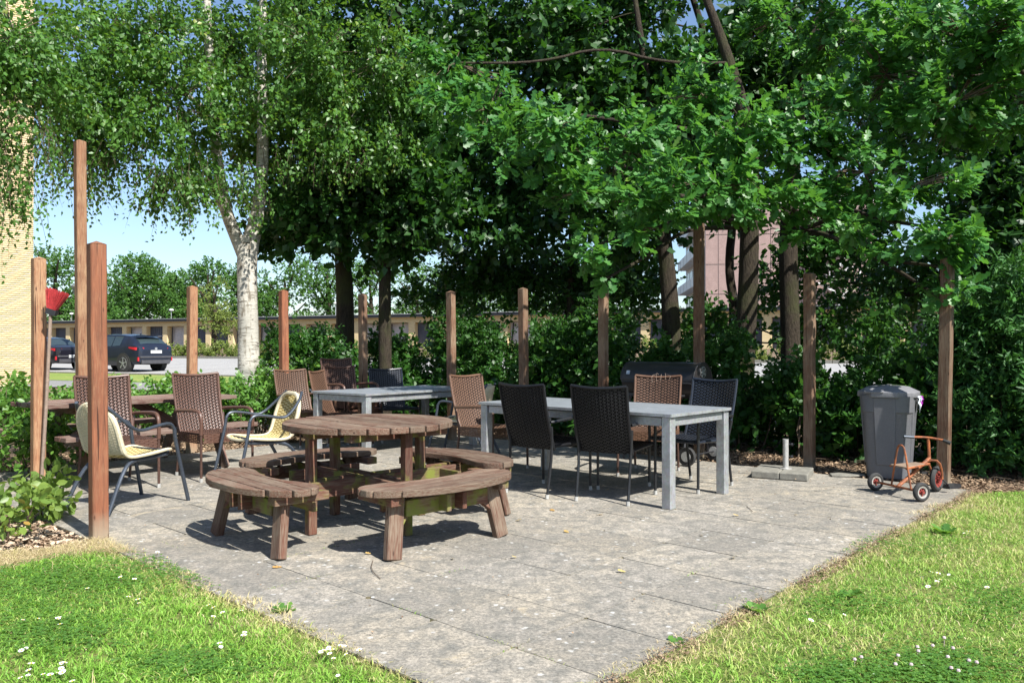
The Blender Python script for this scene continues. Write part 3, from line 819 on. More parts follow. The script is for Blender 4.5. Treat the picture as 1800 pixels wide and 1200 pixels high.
# ---- barrel grill
ga_ = Vector((2.08, 8.70, 0))
gr = empty('barrel_grill', ga_, UA + PI / 2, 'black barrel charcoal grill on wheels behind the front steel table', 'grill')   # local x runs to the far left
Lg, rg, zc = .93, .205, .895
mb = MB()
def arc(r, a0, a1, n): return [(r * math.cos(R(a0 + (a1 - a0) * k / n)), r * math.sin(R(a0 + (a1 - a0) * k / n))) for k in range(n + 1)]
pts = arc(rg, -8, 188, 22)
mb.grid([[(x, p[0], zc + p[1]) for p in pts] for x in (0, Lg)])
for x in (0, Lg): mb.add([(x, p[0], zc + p[1]) for p in pts], [tuple(range(len(pts)))])
lid = mb.build('lid', M['black_paint'], gr)
mb = MB(); pts = arc(rg - .008, 188, 352, 18)
mb.grid([[(x, p[0], zc + p[1]) for p in pts] for x in (.004, Lg - .004)])
for x in (.004, Lg - .004): mb.add([(x, p[0], zc + p[1]) for p in pts], [tuple(range(len(pts)))])
mb.build('fire_bowl', M['black_paint'], gr)
mb = MB()
for s_ in (-.005, Lg + .001): mb.tube([(s_, *(0, 0))] if False else [(s_ + .002, p[0], zc + p[1]) for p in arc(rg + .002, 0, 180, 20)], .006, 5)
mb.tube([(.02, rg * .99 + .01, zc - .02), (Lg - .02, rg * .99 + .01, zc - .02)], .008, 6)
mb.build('lid_seam', M['dark_metal'], lid)
# round vent on the end facing us
mb = MB(); mb.lathe([(.056, -.010), (.056, -.003), (.062, -.003), (.062, -.012), (.056, -.012)], 24, (0, 0, zc + .10), 'X', False)
for k in range(5):
    a = R(72 * k); mb.beam((-.008, 0, zc + .10), (-.008, .056 * math.cos(a), zc + .10 + .056 * math.sin(a)), .022, .006, (1, 0, 0))
mb.lathe([(.016, -.014), (.016, -.004)], 12, (0, 0, zc + .10), 'X')
mb.build('vent', M['silver'], lid)
mb = MB(); mb.box((Lg - .09, .190, zc + .085), (.045, .012, .045), Matrix.Rotation(R(22), 3, 'X')); mb.build('badge', M['silver'], lid)
mb = MB(); mb.tube([(.3, rg, zc + .02), (.3, rg + .05, zc + .01), (.68, rg + .05, zc + .01), (.68, rg, zc + .02)], .009, 6); mb.build('handle', M['silver'], lid)
mb = MB(); mb.tube([(.2, .0, zc + rg), (.17, .04, zc + rg + .02), (.12, .06, zc + rg + .02)], .006, 5); mb.build('lid_tool', M['silver'], lid)
for x in (.08, Lg - .08):
    for s_ in (-1, 1):
        mb = MB(); mb.tube([(x, s_ * .12, zc - .15), (x, -s_ * .27 if False else s_ * .27, .09 if x < .5 else 0)], .014, 6); mb.build('leg', M['dark_metal'], gr)
for s_ in (-1, 1):
    mb = MB(); mb.lathe([(.05, -.02), (.098, -.025), (.104, 0), (.098, .025), (.05, .02)], 20, (0.02, s_ * .30, .104), 'Y')
    wh = mb.build('wheel', M['rubber'], gr)
    mb = MB(); mb.lathe([(.055, -.027), (.055, .027)], 14, (0.02, s_ * .30, .104), 'Y'); mb.build('hub', M['cap_grey'], wh)
mb = MB(); mb.tube([(.02, -.32, .104), (.02, .32, .104)], .01, 6); mb.build('axle', M['dark_metal'], gr)
mb = MB(); mb.box((Lg / 2, .29, zc - .15), (.75, .15, .018)); mb.box((Lg / 2, .37, zc - .15), (.75, .012, .035)); mb.build('front_shelf', M['dark_metal'], gr)
mb = MB(); mb.box((Lg / 2, 0, .30), (.85, .42, .02)); mb.build('lower_shelf', M['dark_metal'], gr)

# ---- parasol base
pb = empty('parasol_base', (2.67, 7.86, 0), R(-27), 'concrete parasol base with an upright steel tube at the patio edge', 'parasol base')
mb = MB(); mb.box((-.13, 0, .035), (.255, .50, .066)); bevel(mb.build('concrete_slab', M['concrete'], pb, smooth=False), .008, 2)
mb = MB(); mb.box((.13, 0, .035), (.255, .50, .066)); bevel(mb.build('concrete_slab', M['concrete'], pb, smooth=False), .008, 2)
mb = MB(); mb.lathe([(.028, .066), (.028, .36), (.024, .36), (.024, .2)], 20, (.02, .05, 0), 'Z', False); mb.lathe([(.06, .068), (.06, .074), (.03, .078)], 20, (.02, .05, 0)); tb = mb.build('tube', M['steel'], pb)
for z in (.19, .31):
    mb = MB(); mb.tube([(.045, .05, z), (.075, .05, z)], .006, 6); mb.lathe([(.014, .07), (.014, .09)], 8, (0, .05, z), 'X'); mb.build('clamp_screw', M['dark_metal'], tb)

# ---- grey dustbin
bc = Vector((3.70, 7.83, 0))
bn = empty('dustbin', bc, R(-34), 'tall grey plastic dustbin with a faceted lid and a bag poking out', 'bin')
def sring(hw_, n=56, p=4.0):
    o = []
    for k in range(n):
        a = 2 * PI * k / n; c, s = math.cos(a), math.sin(a)
        o.append((hw_ * abs(c) ** (2 / p) * (1 if c >= 0 else -1), hw_ * abs(s) ** (2 / p) * (1 if s >= 0 else -1)))
    return o
mb = MB(); rows_ = []
for z, h in ((0, .180), (.012, .188), (.10, .192), (.62, .222), (.64, .228), (.645, .236), (.80, .243)):
    ring = []
    for k, (x, y) in enumerate(sring(h)):
        a = 2 * PI * (k % 14) / 14
        # recessed flat panel in the middle of each side
        kk = (k + 7) % 14
        f = 1
        ring.append((x * f, y * f, z))
    rows_.append(ring + [ring[0]])
mb.grid([r_[::-1] for r_ in rows_]); mb.add([p for p in rows_[0][:-1]], [tuple(range(56))[::-1]])
bdy = mb.build('body', M['bin'], bn, ang=28)
for k in range(4):
    Mk = Matrix.Rotation(R(90 * k), 3, 'Z'); mb = MB()
    vs = [Mk @ Vector(q) for q in ((.184, -.085, .13), (.184, .085, .13), (.2325, .105, .785), (.2325, -.105, .785), (.204, -.078, .135), (.204, .078, .135), (.2475, .098, .783), (.2475, -.098, .783))]
    mb.add(vs, [(3, 2, 1, 0), (4, 5, 6, 7), (0, 1, 5, 4), (1, 2, 6, 5), (2, 3, 7, 6), (3, 0, 4, 7)]); bevel(mb.build('side_panel', M['bin'], bdy, smooth=False), .004, 2)
mb = MB(); rows_ = []
for z, h in ((.785, .252), (.785, .266), (.80, .270), (.838, .268), (.842, .258), (.885, .175), (.893, .12)):
    rg_ = sring(h, 8, 2.6); o = []
    for k in range(8):
        a = 2 * PI * (k + .5) / 8; r_ = h / math.cos(PI / 8) * .99; o.append((r_ * math.cos(a), r_ * math.sin(a), z))
    rows_.append(o + [o[0]])
mb.grid([r_[::-1] for r_ in rows_]); mb.add(rows_[-1][:-1], [tuple(range(8))])
lidb = mb.build('lid', M['bin_lid'], bn, ang=20); bevel(lidb, .004, 2)
mb = MB(); mb.box((-.09, -.24, .852), (.17, .075, .012), Matrix.Rotation(R(32), 3, 'X')); mb.box((.0, 0, .897), (.03, .2, .012)); mb.build('lid_rib', M['bin_lid'], lidb)
r2 = random.Random(3)
bg_ = empty('plastic_bag', (bc.x, bc.y, 0), 0, 'crumpled white and purple bag hanging out from under the dustbin lid', 'bag')
for nm, mt, ox, sc_ in (('bag_white', 'bag_white', .0, 1), ('bag_purple', 'bag_purple', .03, .7)):
    mb = MB(); P = []
    for i in range(7):
        P.append([(.185 + ox + .05 * j / 6 + r2.uniform(-.012, .012), -.215 + .05 * j / 6 + r2.uniform(-.012, .012) + (.03 if ox else 0), .80 - .16 * sc_ * i / 6 * (1 - .6 * abs(j - 3) / 3) + r2.uniform(-.006, .006)) for j in range(7)])
    mb.grid(P); ob = mb.build('bag_fold', M[mt], bg_, ang=20)
    m_ = ob.modifiers.new('solid', 'SOLIDIFY'); m_.thickness = .002
# leaves lying on the lid are part of the litter below

# ---- tricycle
tri = empty('tricycle', (0, 0, 0), 0, 'small orange child tricycle with three black tyres beside the dustbin', 'tricycle')
ra, rb_, fw = Vector((3.22, 7.05, .080)), Vector((3.36, 6.56, .080)), Vector((3.74, 7.02, .112))
def wheel3(c, axis, r, wd, hubm, rimm, name='wheel'):
    q = Vector((0, 0, 1)).rotation_difference(axis)
    mb = MB(); ring = []
    n_ = 30
    P = []
    for i in range(n_ + 1):
        a = 2 * PI * i / n_; row = []
        for j in range(9):
            b = 2 * PI * j / 8; rr_ = r - wd * .5 + wd * .5 * math.cos(b)
            row.append((rr_ * math.cos(a), rr_ * math.sin(a), wd * .55 * math.sin(b)))
        P.append(row)
    mb.grid(P); w_ = mb.build(name, M['rubber'], tri, c, q.to_euler(), ang=60)
    mb = MB(); rin = r - wd * .95
    mb.lathe([(rin * .78, -.012), (rin + .004, -.016), (rin + .004, .016), (rin * .78, .012)], 24, (0, 0, 0), 'Z', False); mb.lathe([(rin * .78, .012), (rin * .78, -.012)], 24, (0, 0, 0), 'Z', False)
    mb.build('rim', M[rimm], w_)
    mb = MB(); mb.lathe([(rin * .28, -.026), (rin * .28, .026)], 12)
    for k in range(6):
        a = R(60 * k); mb.beam((0, 0, 0), (rin * .82 * math.cos(a), rin * .82 * math.sin(a), 0), .012, .010)
    mb.build('hub', M[hubm], w_); return w_
ax = (rb_ - ra).normalized()
wheel3(ra - ax * .01, ax, .080, .036, 'red_hub', 'white_rim'); wheel3(rb_ + ax * .01, ax, .080, .036, 'red_hub', 'white_rim')
fax = Vector((.62, -.78, 0)).normalized()
wheel3(fw, fax, .112, .046, 'red_hub', 'red_hub')
mid = (ra + rb_) / 2
mb = MB(); mb.tube([ra, rb_], .010, 8); mb.build('rear_axle', M['orange'], tri)
head = Vector((3.655, 6.98, .30))
mb = MB(); mb.tube([mid, mid.lerp(head, .55) + Vector((0, 0, -.005)), head], .015, 8, smooth=1); mb.build('frame_tube', M['orange'], tri)
mb = MB(); k1, k2 = ra.lerp(rb_, .36), ra.lerp(rb_, .80)
up = Vector((0, 0, 1)); topc = (k1 + k2) / 2 + Vector((0, 0, .345)) 
lean = Vector((-.02, .0, 0))
sidev = (k2 - k1).normalized()
mb.tube([k1, topc - sidev * .05 - Vector((0, 0, .05)), topc - sidev * .028 + Vector((0, 0, .012)), topc + sidev * .028 + Vector((0, 0, .012)), topc + sidev * .05 - Vector((0, 0, .05)), k2], .0085, 8, smooth=2); mb.build('back_hoop', M['orange'], tri)
fwd = (head - mid); fwd.z = 0; fwd.normalize()
s0 = mid + fwd * .0 + Vector((0, 0, .165))
mb = MB(); pl = [s0 - sidev * .085, s0 + sidev * .10, s0 + sidev * .06 + fwd * .27 + Vector((0, 0, .01)), s0 - sidev * .04 + fwd * .27 + Vector((0, 0, .01))]
mb.add([p for p in pl] + [p + Vector((0, 0, .014)) for p in pl], [(3, 2, 1, 0), (4, 5, 6, 7), (0, 1, 5, 4), (1, 2, 6, 5), (2, 3, 7, 6), (3, 0, 4, 7)]); bevel(mb.build('seat', M['seat_wood'], tri, smooth=False), .004, 2)
mb = MB(); mb.tube([pl[0], pl[3], head - Vector((0, 0, .05))], .009, 6, smooth=1); mb.tube([pl[1], pl[2], head - Vector((0, 0, .05))], .009, 6, smooth=1); mb.build('seat_rail', M['orange'], tri)
stt = head + Vector((-.01, -.0, .17))
mb = MB(); mb.tube([head - Vector((0, 0, .03)), stt], .013, 8)
mb.tube([head - Vector((0, 0, .02)), head + fax * .05 + Vector((.03, .0, -.02)), fw + fax * .045 + Vector((.0, 0, .06)), fw + fax * .045], .011, 6, smooth=1)
mb.tube([head - Vector((0, 0, .02)), head - fax * .05 + Vector((.03, .0, -.02)), fw - fax * .045 + Vector((.0, 0, .06)), fw - fax * .045], .011, 6, smooth=1)
mb.build('fork', M['orange'], tri)
h1, h2 = stt - Vector((.17, -.03, -.015)), stt + Vector((.12, -.08, -.01))
mb = MB(); mb.tube([h1.lerp(stt, .25), stt + Vector((0, 0, .01)), h2.lerp(stt, .15)], .010, 8, smooth=1); hb = mb.build('handlebar', M['orange'], tri)
mb = MB(); mb.tube([h1 - Vector((.03, 0, 0)), h1.lerp(stt, .32)], .013, 8); mb.build('grip', M['tube_blue'], hb)
mb = MB(); mb.tube([h2.lerp(stt, .2), h2 + Vector((.02, -.02, -.02))], [.013, .018], 8); mb.build('grip', M['rubber'], hb)
for s_ in (-1, 1):
    mb = MB(); c = fw + fax * (s_ * .05); q = c + Vector((.045 * s_, .0, -.045 * s_)); mb.tube([c, q], .006, 6); mb.box(q + fax * s_ * .02, (.05, .04, .018)); mb.build('pedal', M['rubber'], tri)
mb = MB(); mb.box((3.97, 7.2, .018), (.14, .08, .034), Matrix.Rotation(R(20), 3, 'Z')); 
setp(mb.build('metal_foot', M['dark_metal']), 'small dark metal bracket at the foot of the post behind the tricycle', 'bracket')

# ---- broom leaning on the pale post
br_ = empty('broom', (0, 0, 0), 0, 'upside-down broom with red bristles leaning on the pale timber post', 'broom')
b0, b1 = atd(73, 850, 6.98), atd(89, 548, 6.95)
b0.z = .0
mb = MB(); mb.tube([b0, b0.lerp(b1, .5) + Vector((.005, 0, 0)), b1], .0145, 8); mb.build('handle', M['broom_stick'], br_)
d_ = (b1 - b0).normalized(); tilt = Vector((.30, 0, .95)).normalized(); sdv = Vector((.92, 0, -.30))
mb = MB(); mb.beam(b1 - sdv * .035 + tilt * .0, b1 + sdv * .055 + tilt * .0, .045, .05, tilt); mb.build('broom_head', M['dark_metal'], br_)
mb = MB(); r3 = random.Random(5)
for k in range(300):
    a = r3.choice((-.05, -.036, -.022, -.008, .006, .02, .034, .048, .062)) + r3.uniform(-.004, .004); e = r3.uniform(-.02, .02); fan = (a - .01) * 1.15
    p0 = b1 + sdv * a * .65 + Vector((0, e, 0)) + tilt * .02; p1 = b1 + sdv * (a + fan * .55) + Vector((0, e * 1.6, 0)) + tilt * r3.uniform(.165, .20)
    mb.tube([p0, p1], .0026, 3)
mb.build('bristles', M['red_bristle'], br_)

# ================================================================== CARS
def car(name, label, loc, rz, paint, kind='suv'):
    t = empty(name, loc, rz, label, 'car')
    if kind == 'suv':
        st = [(-2.18, .50, .86, .90, .66, .64, .55), (-2.14, .36, .98, 1.02, .80, .78, .62), (-2.0, .30, 1.06, 1.14, .86, .85, .62), (-1.75, .27, 1.08, 1.36, .90, .87, .60), (-1.35, .26, 1.07, 1.50, .90, .87, .62),
              (-.8, .25, 1.02, 1.555, .885, .86, .63), (0, .25, .99, 1.56, .88, .86, .65), (.5, .25, .98, 1.50, .885, .86, .64), (.95, .25, .985, 1.22, .89, .86, .66), (1.2, .26, .99, 1.02, .895, .85, .72), (1.8, .28, .90, .93, .88, .82, .70), (2.1, .34, .72, .76, .80, .74, .60), (2.2, .45, .62, .64, .6, .58, .5)]
        wb = (-1.32, 1.32); rw = .345; wins = [(-1.05, -.55), (-.5, .05), (.1, .85)]
    else:
        st = [(-2.35, .45, .85, .88, .64, .62, .5), (-2.3, .34, .98, 1.0, .80, .78, .62), (-2.1, .28, 1.02, 1.06, .86, .82, .64), (-1.5, .25, 1.0, 1.10, .88, .85, .62), (-1.0, .24, .98, 1.38, .885, .86, .58),
              (-.4, .24, .95, 1.46, .885, .86, .58), (.2, .24, .93, 1.46, .885, .86, .58), (.7, .24, .93, 1.30, .885, .86, .6), (1.15, .24, .93, .98, .885, .84, .68), (1.9, .27, .82, .86, .86, .8, .68), (2.25, .36, .66, .7, .76, .7, .58), (2.33, .45, .58, .6, .6, .56, .5)]
        wb = (-1.38, 1.35); rw = .33; wins = [(-1.15, -.6), (-.52, .1), (.17, .85)]
    def prm(x):
        xs = [s[0] for s in st]; return [float(np.interp(x, xs, [s[i] for s in st])) for i in range(1, 7)]
    xs = sorted(set([s[0] for s in st] + list(np.linspace(st[0][0], st[-1][0], 31))))
    rows_ = []
    for x in xs:
        zb, zl, zr, wb_, wl, wr = prm(x)
        half = [(wb_ * .90, zb), (wb_ * .985, zb + (zl - zb) * .22), (wb_, zb + (zl - zb) * .55), (wl * 1.01, zl - .07), (wl, zl), (lerp(wl, wr, .75), lerp(zl, zr, .72)), (wr, zr - .03 * min(1, (zr - zl) * 3)), (wr * .6, zr), (0, zr + .012)]
        ring = [(x, y, z) for y, z in half] + [(x, -y, z) for y, z in half[-2::-1]]
        rows_.append(ring)
    mb = MB(); mb.grid(rows_); mb.add(rows_[0], [tuple(range(len(rows_[0])))]); mb.add(rows_[-1], [tuple(range(len(rows_[0])))[::-1]])
    body = mb.build('body', paint, t, ang=42)
    def side(x, k, sg, off=.012):
        zb, zl, zr, wb_, wl, wr = prm(x); y = lerp(wl, lerp(wl, wr, .75), k / .72) if k < .72 else lerp(lerp(wl, wr, .75), wr, (k - .72) / .28)
        return Vector((x, sg * (y + off), lerp(zl, zr - .02, k)))
    for sg in (-1, 1):
        for (a, b) in wins:
            mb = MB(); mb.grid([[side(lerp(a, b, i / 5), k, sg) for k in ((.08, .4, .72, .86) if sg > 0 else (.86, .72, .4, .08))] for i in range(6)]); mb.build('side_window', M['glass'], t, ang=60)
    # rear window and lights
    x0, x1 = ((-1.98, -1.62) if kind == 'suv' else (-1.5, -1.05))
    def back(x, k, off=.015):
        zb, zl, zr, wb_, wl, wr = prm(x); return Vector((x - off * .6, k * wr * .96, zr + off - .03 * abs(k) ** 3))
    mb = MB(); mb.grid([[back(lerp(x0, x1, i / 4), k) for k in (1, .6, .2, -.2, -.6, -1)] for i in range(5)]); mb.build('rear_window', M['glass'], t, ang=60)
    xf = (.62, 1.12)
    mb = MB(); mb.grid([[back(lerp(*xf, i / 4), k, .012) + Vector((.02, 0, 0)) for k in (1, .6, .2, -.2, -.6, -1)] for i in range(5)]); mb.build('windscreen', M['glass'], t, ang=60)
    xr = st[1][0]
    for sg in (-1, 1):
        mb = MB(); zt = .93 if kind == 'suv' else .88
        P = []
        for i in range(6):
            x = lerp(xr - .03, xr + .50, i / 5); zb, zl, zr, wb_, wl, wr = prm(max(x, xr)); y = wl + .022 if i > 0 else wl * .72
            P.append([(x, sg * y, zt - .065 + .02 * i), (x, sg * y, zt + .065 + .006 * i)][::sg])
        mb.grid(P); mb.build('tail_light', M['tail_red'], t, ang=60)
        mb = MB(); mb.box((xr + .02, sg * .80, .52), (.06, .05, .16)); mb.build('reflector', M['tail_red'], t)
    mb = MB(); mb.box((xr - .02, 0, .40), (.09, 1.36, .16)); mb.box((xr - .035, 0, .60), (.06, 1.5, .08)); bevel(mb.build('rear_bumper', M['car_trim'], t, smooth=False), .02, 2)
    mb = MB(); mb.box((xr - .055, 0, .82 if kind == 'suv' else .60), (.02, .52, .12)); mb.build('licence_plate', M['white_paint'], t)
    if kind == 'suv':
        mb = MB(); mb.box((-1.72, 0, 1.475), (.34, 1.18, .03), Matrix.Rotation(R(4), 3, 'Y')); bevel(mb.build('roof_spoiler', paint, t), .01)
        mb = MB(); mb.lathe([(.055, -.01), (.055, .008)], 16, (xr - .04, 0, .95), 'X'); mb.build('emblem', M['silver'], t)
        mb = MB(); mb.tube([(-1.2, 0, 1.54), (-1.26, 0, 1.61)], [.03, .008], 6); mb.build('antenna', paint, t)
    for x in wb:
        for sg in (-1, 1):
            y = sg * .80
            mb = MB(); mb.lathe([(rw + .07, y - .13), (rw + .07, y + sg * .105 if sg > 0 else y + .13)][::1] if sg > 0 else [(rw + .07, y - .105), (rw + .07, y + .13)], 28, (x, 0, rw + .02), 'Y'); mb.build('wheel_arch', M['rubber'], t)
            mb = MB(); a_, b_ = (y - .09, y + .118) if sg > 0 else (y - .118, y + .09); mb.lathe([(rw * .7, a_), (rw - .02, a_), (rw, a_ + .03), (rw, b_ - .03), (rw - .02, b_), (rw * .7, b_)], 28, (x, 0, rw), 'Y'); wh = mb.build('wheel', M['rubber'], t)
            mb = MB(); yy = y + sg * .122
            for k in range(5):
                a = R(72 * k + 20); mb.beam((x, yy, rw), (x + rw * .68 * math.cos(a), yy, rw + rw * .68 * math.sin(a)), .05, .012, (0, 1, 0))
            mb.lathe([(rw * .70, yy - .006), (rw * .66, yy + .004)][::1], 24, (x, 0, rw), 'Y', False); mb.lathe([(.05, yy - .01), (.05, yy + .01)], 12, (x, 0, rw), 'Y'); mb.build('rim', M['silver'], wh)
    return t
p = Vector((-16.75, 34.2, 0)); p.z = float(terrain(p.x, p.y)) + .02
car('parked_car', 'dark blue compact suv parked across the lot, seen from behind between the posts', p, R(152), M['navy_car'])
p = Vector((-21.6, 36.8, 0)); p.z = float(terrain(p.x, p.y)) + .02
car('parked_car', 'black saloon car whose red tail light shows left of the tall post', p, R(150), M['black_car'], 'saloon')
p = Vector((-23.6, 38.4, 0)); p.z = float(terrain(p.x, p.y)) + .02
car('parked_car', 'teal car mostly hidden behind the pale broom post', p, R(128), M['teal_car'], 'suv')

# ================================================================== FOLIAGE
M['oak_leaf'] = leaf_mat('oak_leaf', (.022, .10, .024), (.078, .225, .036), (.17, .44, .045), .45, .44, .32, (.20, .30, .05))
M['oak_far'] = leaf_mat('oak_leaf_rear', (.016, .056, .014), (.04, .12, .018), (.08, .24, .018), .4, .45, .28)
M['birch_leaf'] = leaf_mat('birch_leaf', (.034, .10, .017), (.092, .215, .033), (.22, .42, .035), .5, .44, .33, (.22, .26, .05))
M['shrub_leaf'] = leaf_mat('shrub_leaf', (.06, .16, .03), (.13, .27, .045), (.26, .48, .05), .45, .42, .36)
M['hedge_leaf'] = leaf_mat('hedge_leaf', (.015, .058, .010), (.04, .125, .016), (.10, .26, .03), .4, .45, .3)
M['conifer'] = leaf_mat('hedge_needles', (.022, .075, .020), (.055, .16, .032), (.08, .24, .03), .3, .5, .2)
M['far_leaf'] = leaf_mat('distant_tree_leaf', (.035, .105, .02), (.085, .19, .032), (.18, .34, .05), .3, .5, .3)
M['far_leaf_y'] = leaf_mat('distant_yellow_green_leaf', (.11, .16, .03), (.20, .25, .06), (.3, .4, .07), .3, .5, .3, (.28, .16, .06))
M['seed_leaf'] = leaf_mat('sapling_leaf', (.09, .17, .035), (.18, .26, .05), (.34, .5, .07), .45, .42, .36, (.38, .22, .06))
def bark(name, c1, c2, sc, b):
    m, n, o = new_mat(name); v = coords(n, (sc, sc, sc * .22)); f = noise(n, v, 3, 8, .7); g = noise(n, coords(n), 2.0, 4)
    c = mixc(n, ramp(n, f, .4, .62), c1, c2); c = mixc(n, ramp(n, g, .5, .7), c, (c1[0] * .9, c1[1] * 1.25, c1[2] * .7))
    bsdf(n, o, c, .9, 0, .2, f, b, .05); return m
M['bark'] = bark('oak_bark', (.062, .049, .035), (.03, .024, .018), 14, 1.0)
def birch_bark():
    m, n, o = new_mat('birch_bark'); v = coords(n, (2.5, 2.5, 14)); f = noise(n, v, 2.2, 6, .7, .5)
    g = noise(n, coords(n, (6, 6, 1.3)), 2.5, 5, .7); h = noise(n, coords(n), 1.3, 3)
    c = mixc(n, ramp(n, h, .4, .65), (.50, .47, .41), (.36, .345, .30)); c = mixc(n, ramp(n, f, .54, .62), c, (.09, .075, .06)); c = mixc(n, ramp(n, g, .52, .64), c, (.17, .145, .11))
    sx = n.nodes.new('ShaderNodeSeparateXYZ'); n.links.new(coords(n, rnd=False), sx.inputs[0]); c = mixc(n, ramp(n, sx.outputs[2], .9, 2.3, (.55, .55, .55, 1), (0, 0, 0, 1)), c, (.17, .175, .15))
    bsdf(n, o, c, .75, 0, .3, f, .5, .02); return m
M['birch_bark'] = birch_bark()
M['twig'] = simple('twig', (.12, .085, .055), .85)

def template(kind):
    if kind in ('leaf', 'needle'):     # two triangles folded along the midrib
        w_, y_ = (.34, .40) if kind == 'leaf' else (.17, .4)
        return np.array([(0, 0, 0), (w_, y_, .05), (0, 1, -.10), (-w_, y_, .05)]), [[0, 1, 2], [0, 2, 3]]
    if kind == 'oak': prof = [(0, 0), (.26, .20), (.38, .11), (.54, .32), (.66, .16), (.84, .25), (1, .0)]
    elif kind == 'oak_mid': prof = [(0, 0), (.30, .26), (.50, .14), (.72, .30), (1, 0)]
    elif kind == 'broad': prof = [(0, 0), (.3, .27), (.7, .25), (1, 0)]
    elif kind == 'needle': prof = [(0, .0), (.35, .16), (1, 0)]
    else: prof = [(0, 0), (.38, .34), (1, 0)]
    vs, fs = [], []
    n_ = len(prof)
    for y, w_ in prof: vs.append((0, y, -.05 * 4 * y * (1 - y) - .10 * y * y))
    for sg in (1, -1):
        o = len(vs)
        for y, w_ in prof[1:-1]: vs.append((sg * w_, y, .16 * w_ - .05 * 4 * y * (1 - y) - .10 * y * y))
        m_ = n_ - 2
        for i in range(n_ - 1):
            a, b = i, i + 1
            ea = o + i - 1 if i > 0 else None; eb = o + i if i < n_ - 2 else None
            f = [a] + ([ea] if ea is not None else []) + ([eb] if eb is not None else []) + [b]
            fs.append(f if sg > 0 else f[::-1])
    return np.array(vs), fs
TPL = {k: template(k) for k in ('oak', 'oak_mid', 'broad', 'needle', 'leaf')}
def unit(a): return a / np.maximum(1e-9, np.linalg.norm(a, axis=1, keepdims=True))
def leaf_mesh(name, mat, P, D, Nn, S, kind, tone):
    tv, tf = TPL[kind]; n_ = len(P); k = len(tv)
    D = unit(D); X = unit(np.cross(D, Nn)); Z = np.cross(X, D)
    v = P[:, None, :] + S[:, None, None] * (tv[None, :, 0:1] * X[:, None, :] + tv[None, :, 1:2] * D[:, None, :] + tv[None, :, 2:3] * Z[:, None, :])
    flat = np.array([i for f in tf for i in f]); cnt = np.array([len(f) for f in tf])
    F = (flat[None, :] + (np.arange(n_) * k)[:, None]).reshape(-1)
    return np_mesh(name, v.reshape(-1, 3), F, np.tile(cnt, n_), mat, np.repeat(tone, k))

def ell(c, r, n_, shell=.55):
    d = unit(rng.normal(size=(n_, 3))); rad = rng.random(n_) ** (shell); return np.array(c)[None] + d * rad[:, None] * np.array(r)[None], d
def ell_h(c, r, n_, per=7, k=.75):
    """points gathered on short boughs inside an ellipsoid, so the crown has sprays and gaps"""
    g = max(2, int(math.ceil(n_ / per))); C0, d0 = ell(c, r, g, .5); L = float(np.mean(r)) * k
    B = d0 * np.array([1, 1, .45]) + rng.normal(size=(g, 3)) * .45; B = unit(B)
    t = rng.random((g, per, 1)); P = C0[:, None, :] + B[:, None, :] * (t - .5) * L + rng.normal(size=(g, per, 3)) * L * .11
    D = np.repeat(B[:, None, :], per, 1) + rng.normal(size=(g, per, 3)) * .35
    return P.reshape(-1, 3)[:n_], unit(D.reshape(-1, 3))[:n_]
def rosettes(C, T, per, ls):
    """whorls of leaves at the tips of twigs"""
    m_ = len(C); T = unit(T); k = per; Tb = np.repeat(T[:, None, :], k, 1)
    rad = rng.normal(size=(m_, k, 3)); rad -= (rad * Tb).sum(2, keepdims=True) * Tb; rad /= np.maximum(1e-6, np.linalg.norm(rad, axis=2, keepdims=True))
    t = 1 - rng.random((m_, k, 1)) ** 2 * .9
    P = C[:, None, :] + Tb * t * .13 + rad * .012
    D = Tb * (.25 + .75 * t) + rad * (.95 - .3 * t); D[..., 2] -= .22
    Nn = Tb * .55 + rng.normal(size=(m_, k, 3)) * .28; Nn[..., 2] += .8; Nn[..., 1] -= .28; Nn[..., 0] += .15
    S = ls * (1 + .7 * (rng.random((m_, k)) - .55)); tone = np.clip(rng.random((m_, 1)) * .62 + rng.random((m_, k)) * .40, 0, 1)
    return P.reshape(-1, 3), D.reshape(-1, 3), Nn.reshape(-1, 3), S.reshape(-1), tone.reshape(-1)
def clumps(C, T, per, tl, ls, droop=.15, flat_=.8, spread=.75, lsv=.35):
    """leaves along a short twig at each clump centre"""
    m_ = len(C); T = unit(T); k = per
    t = rng.random((m_, k, 1)); 
    P = C[:, None, :] + T[:, None, :] * (t * tl) + rng.normal(size=(m_, k, 3)) * tl * .10
    D = T[:, None, :] * .6 + rng.normal(size=(m_, k, 3)) * spread; D[..., 2] -= droop
    Nn = rng.normal(size=(m_, k, 3)) * (1 - flat_ * .6); Nn[..., 2] += flat_
    Nn[..., 1] -= .25; Nn[..., 0] += .12
    S = ls * (1 + lsv * (rng.random((m_, k)) - .6))
    tone = np.clip(rng.random((m_, 1)) * .6 + rng.random((m_, k)) * .42, 0, 1)
    return P.reshape(-1, 3), D.reshape(-1, 3), Nn.reshape(-1, 3), S.reshape(-1), tone.reshape(-1)
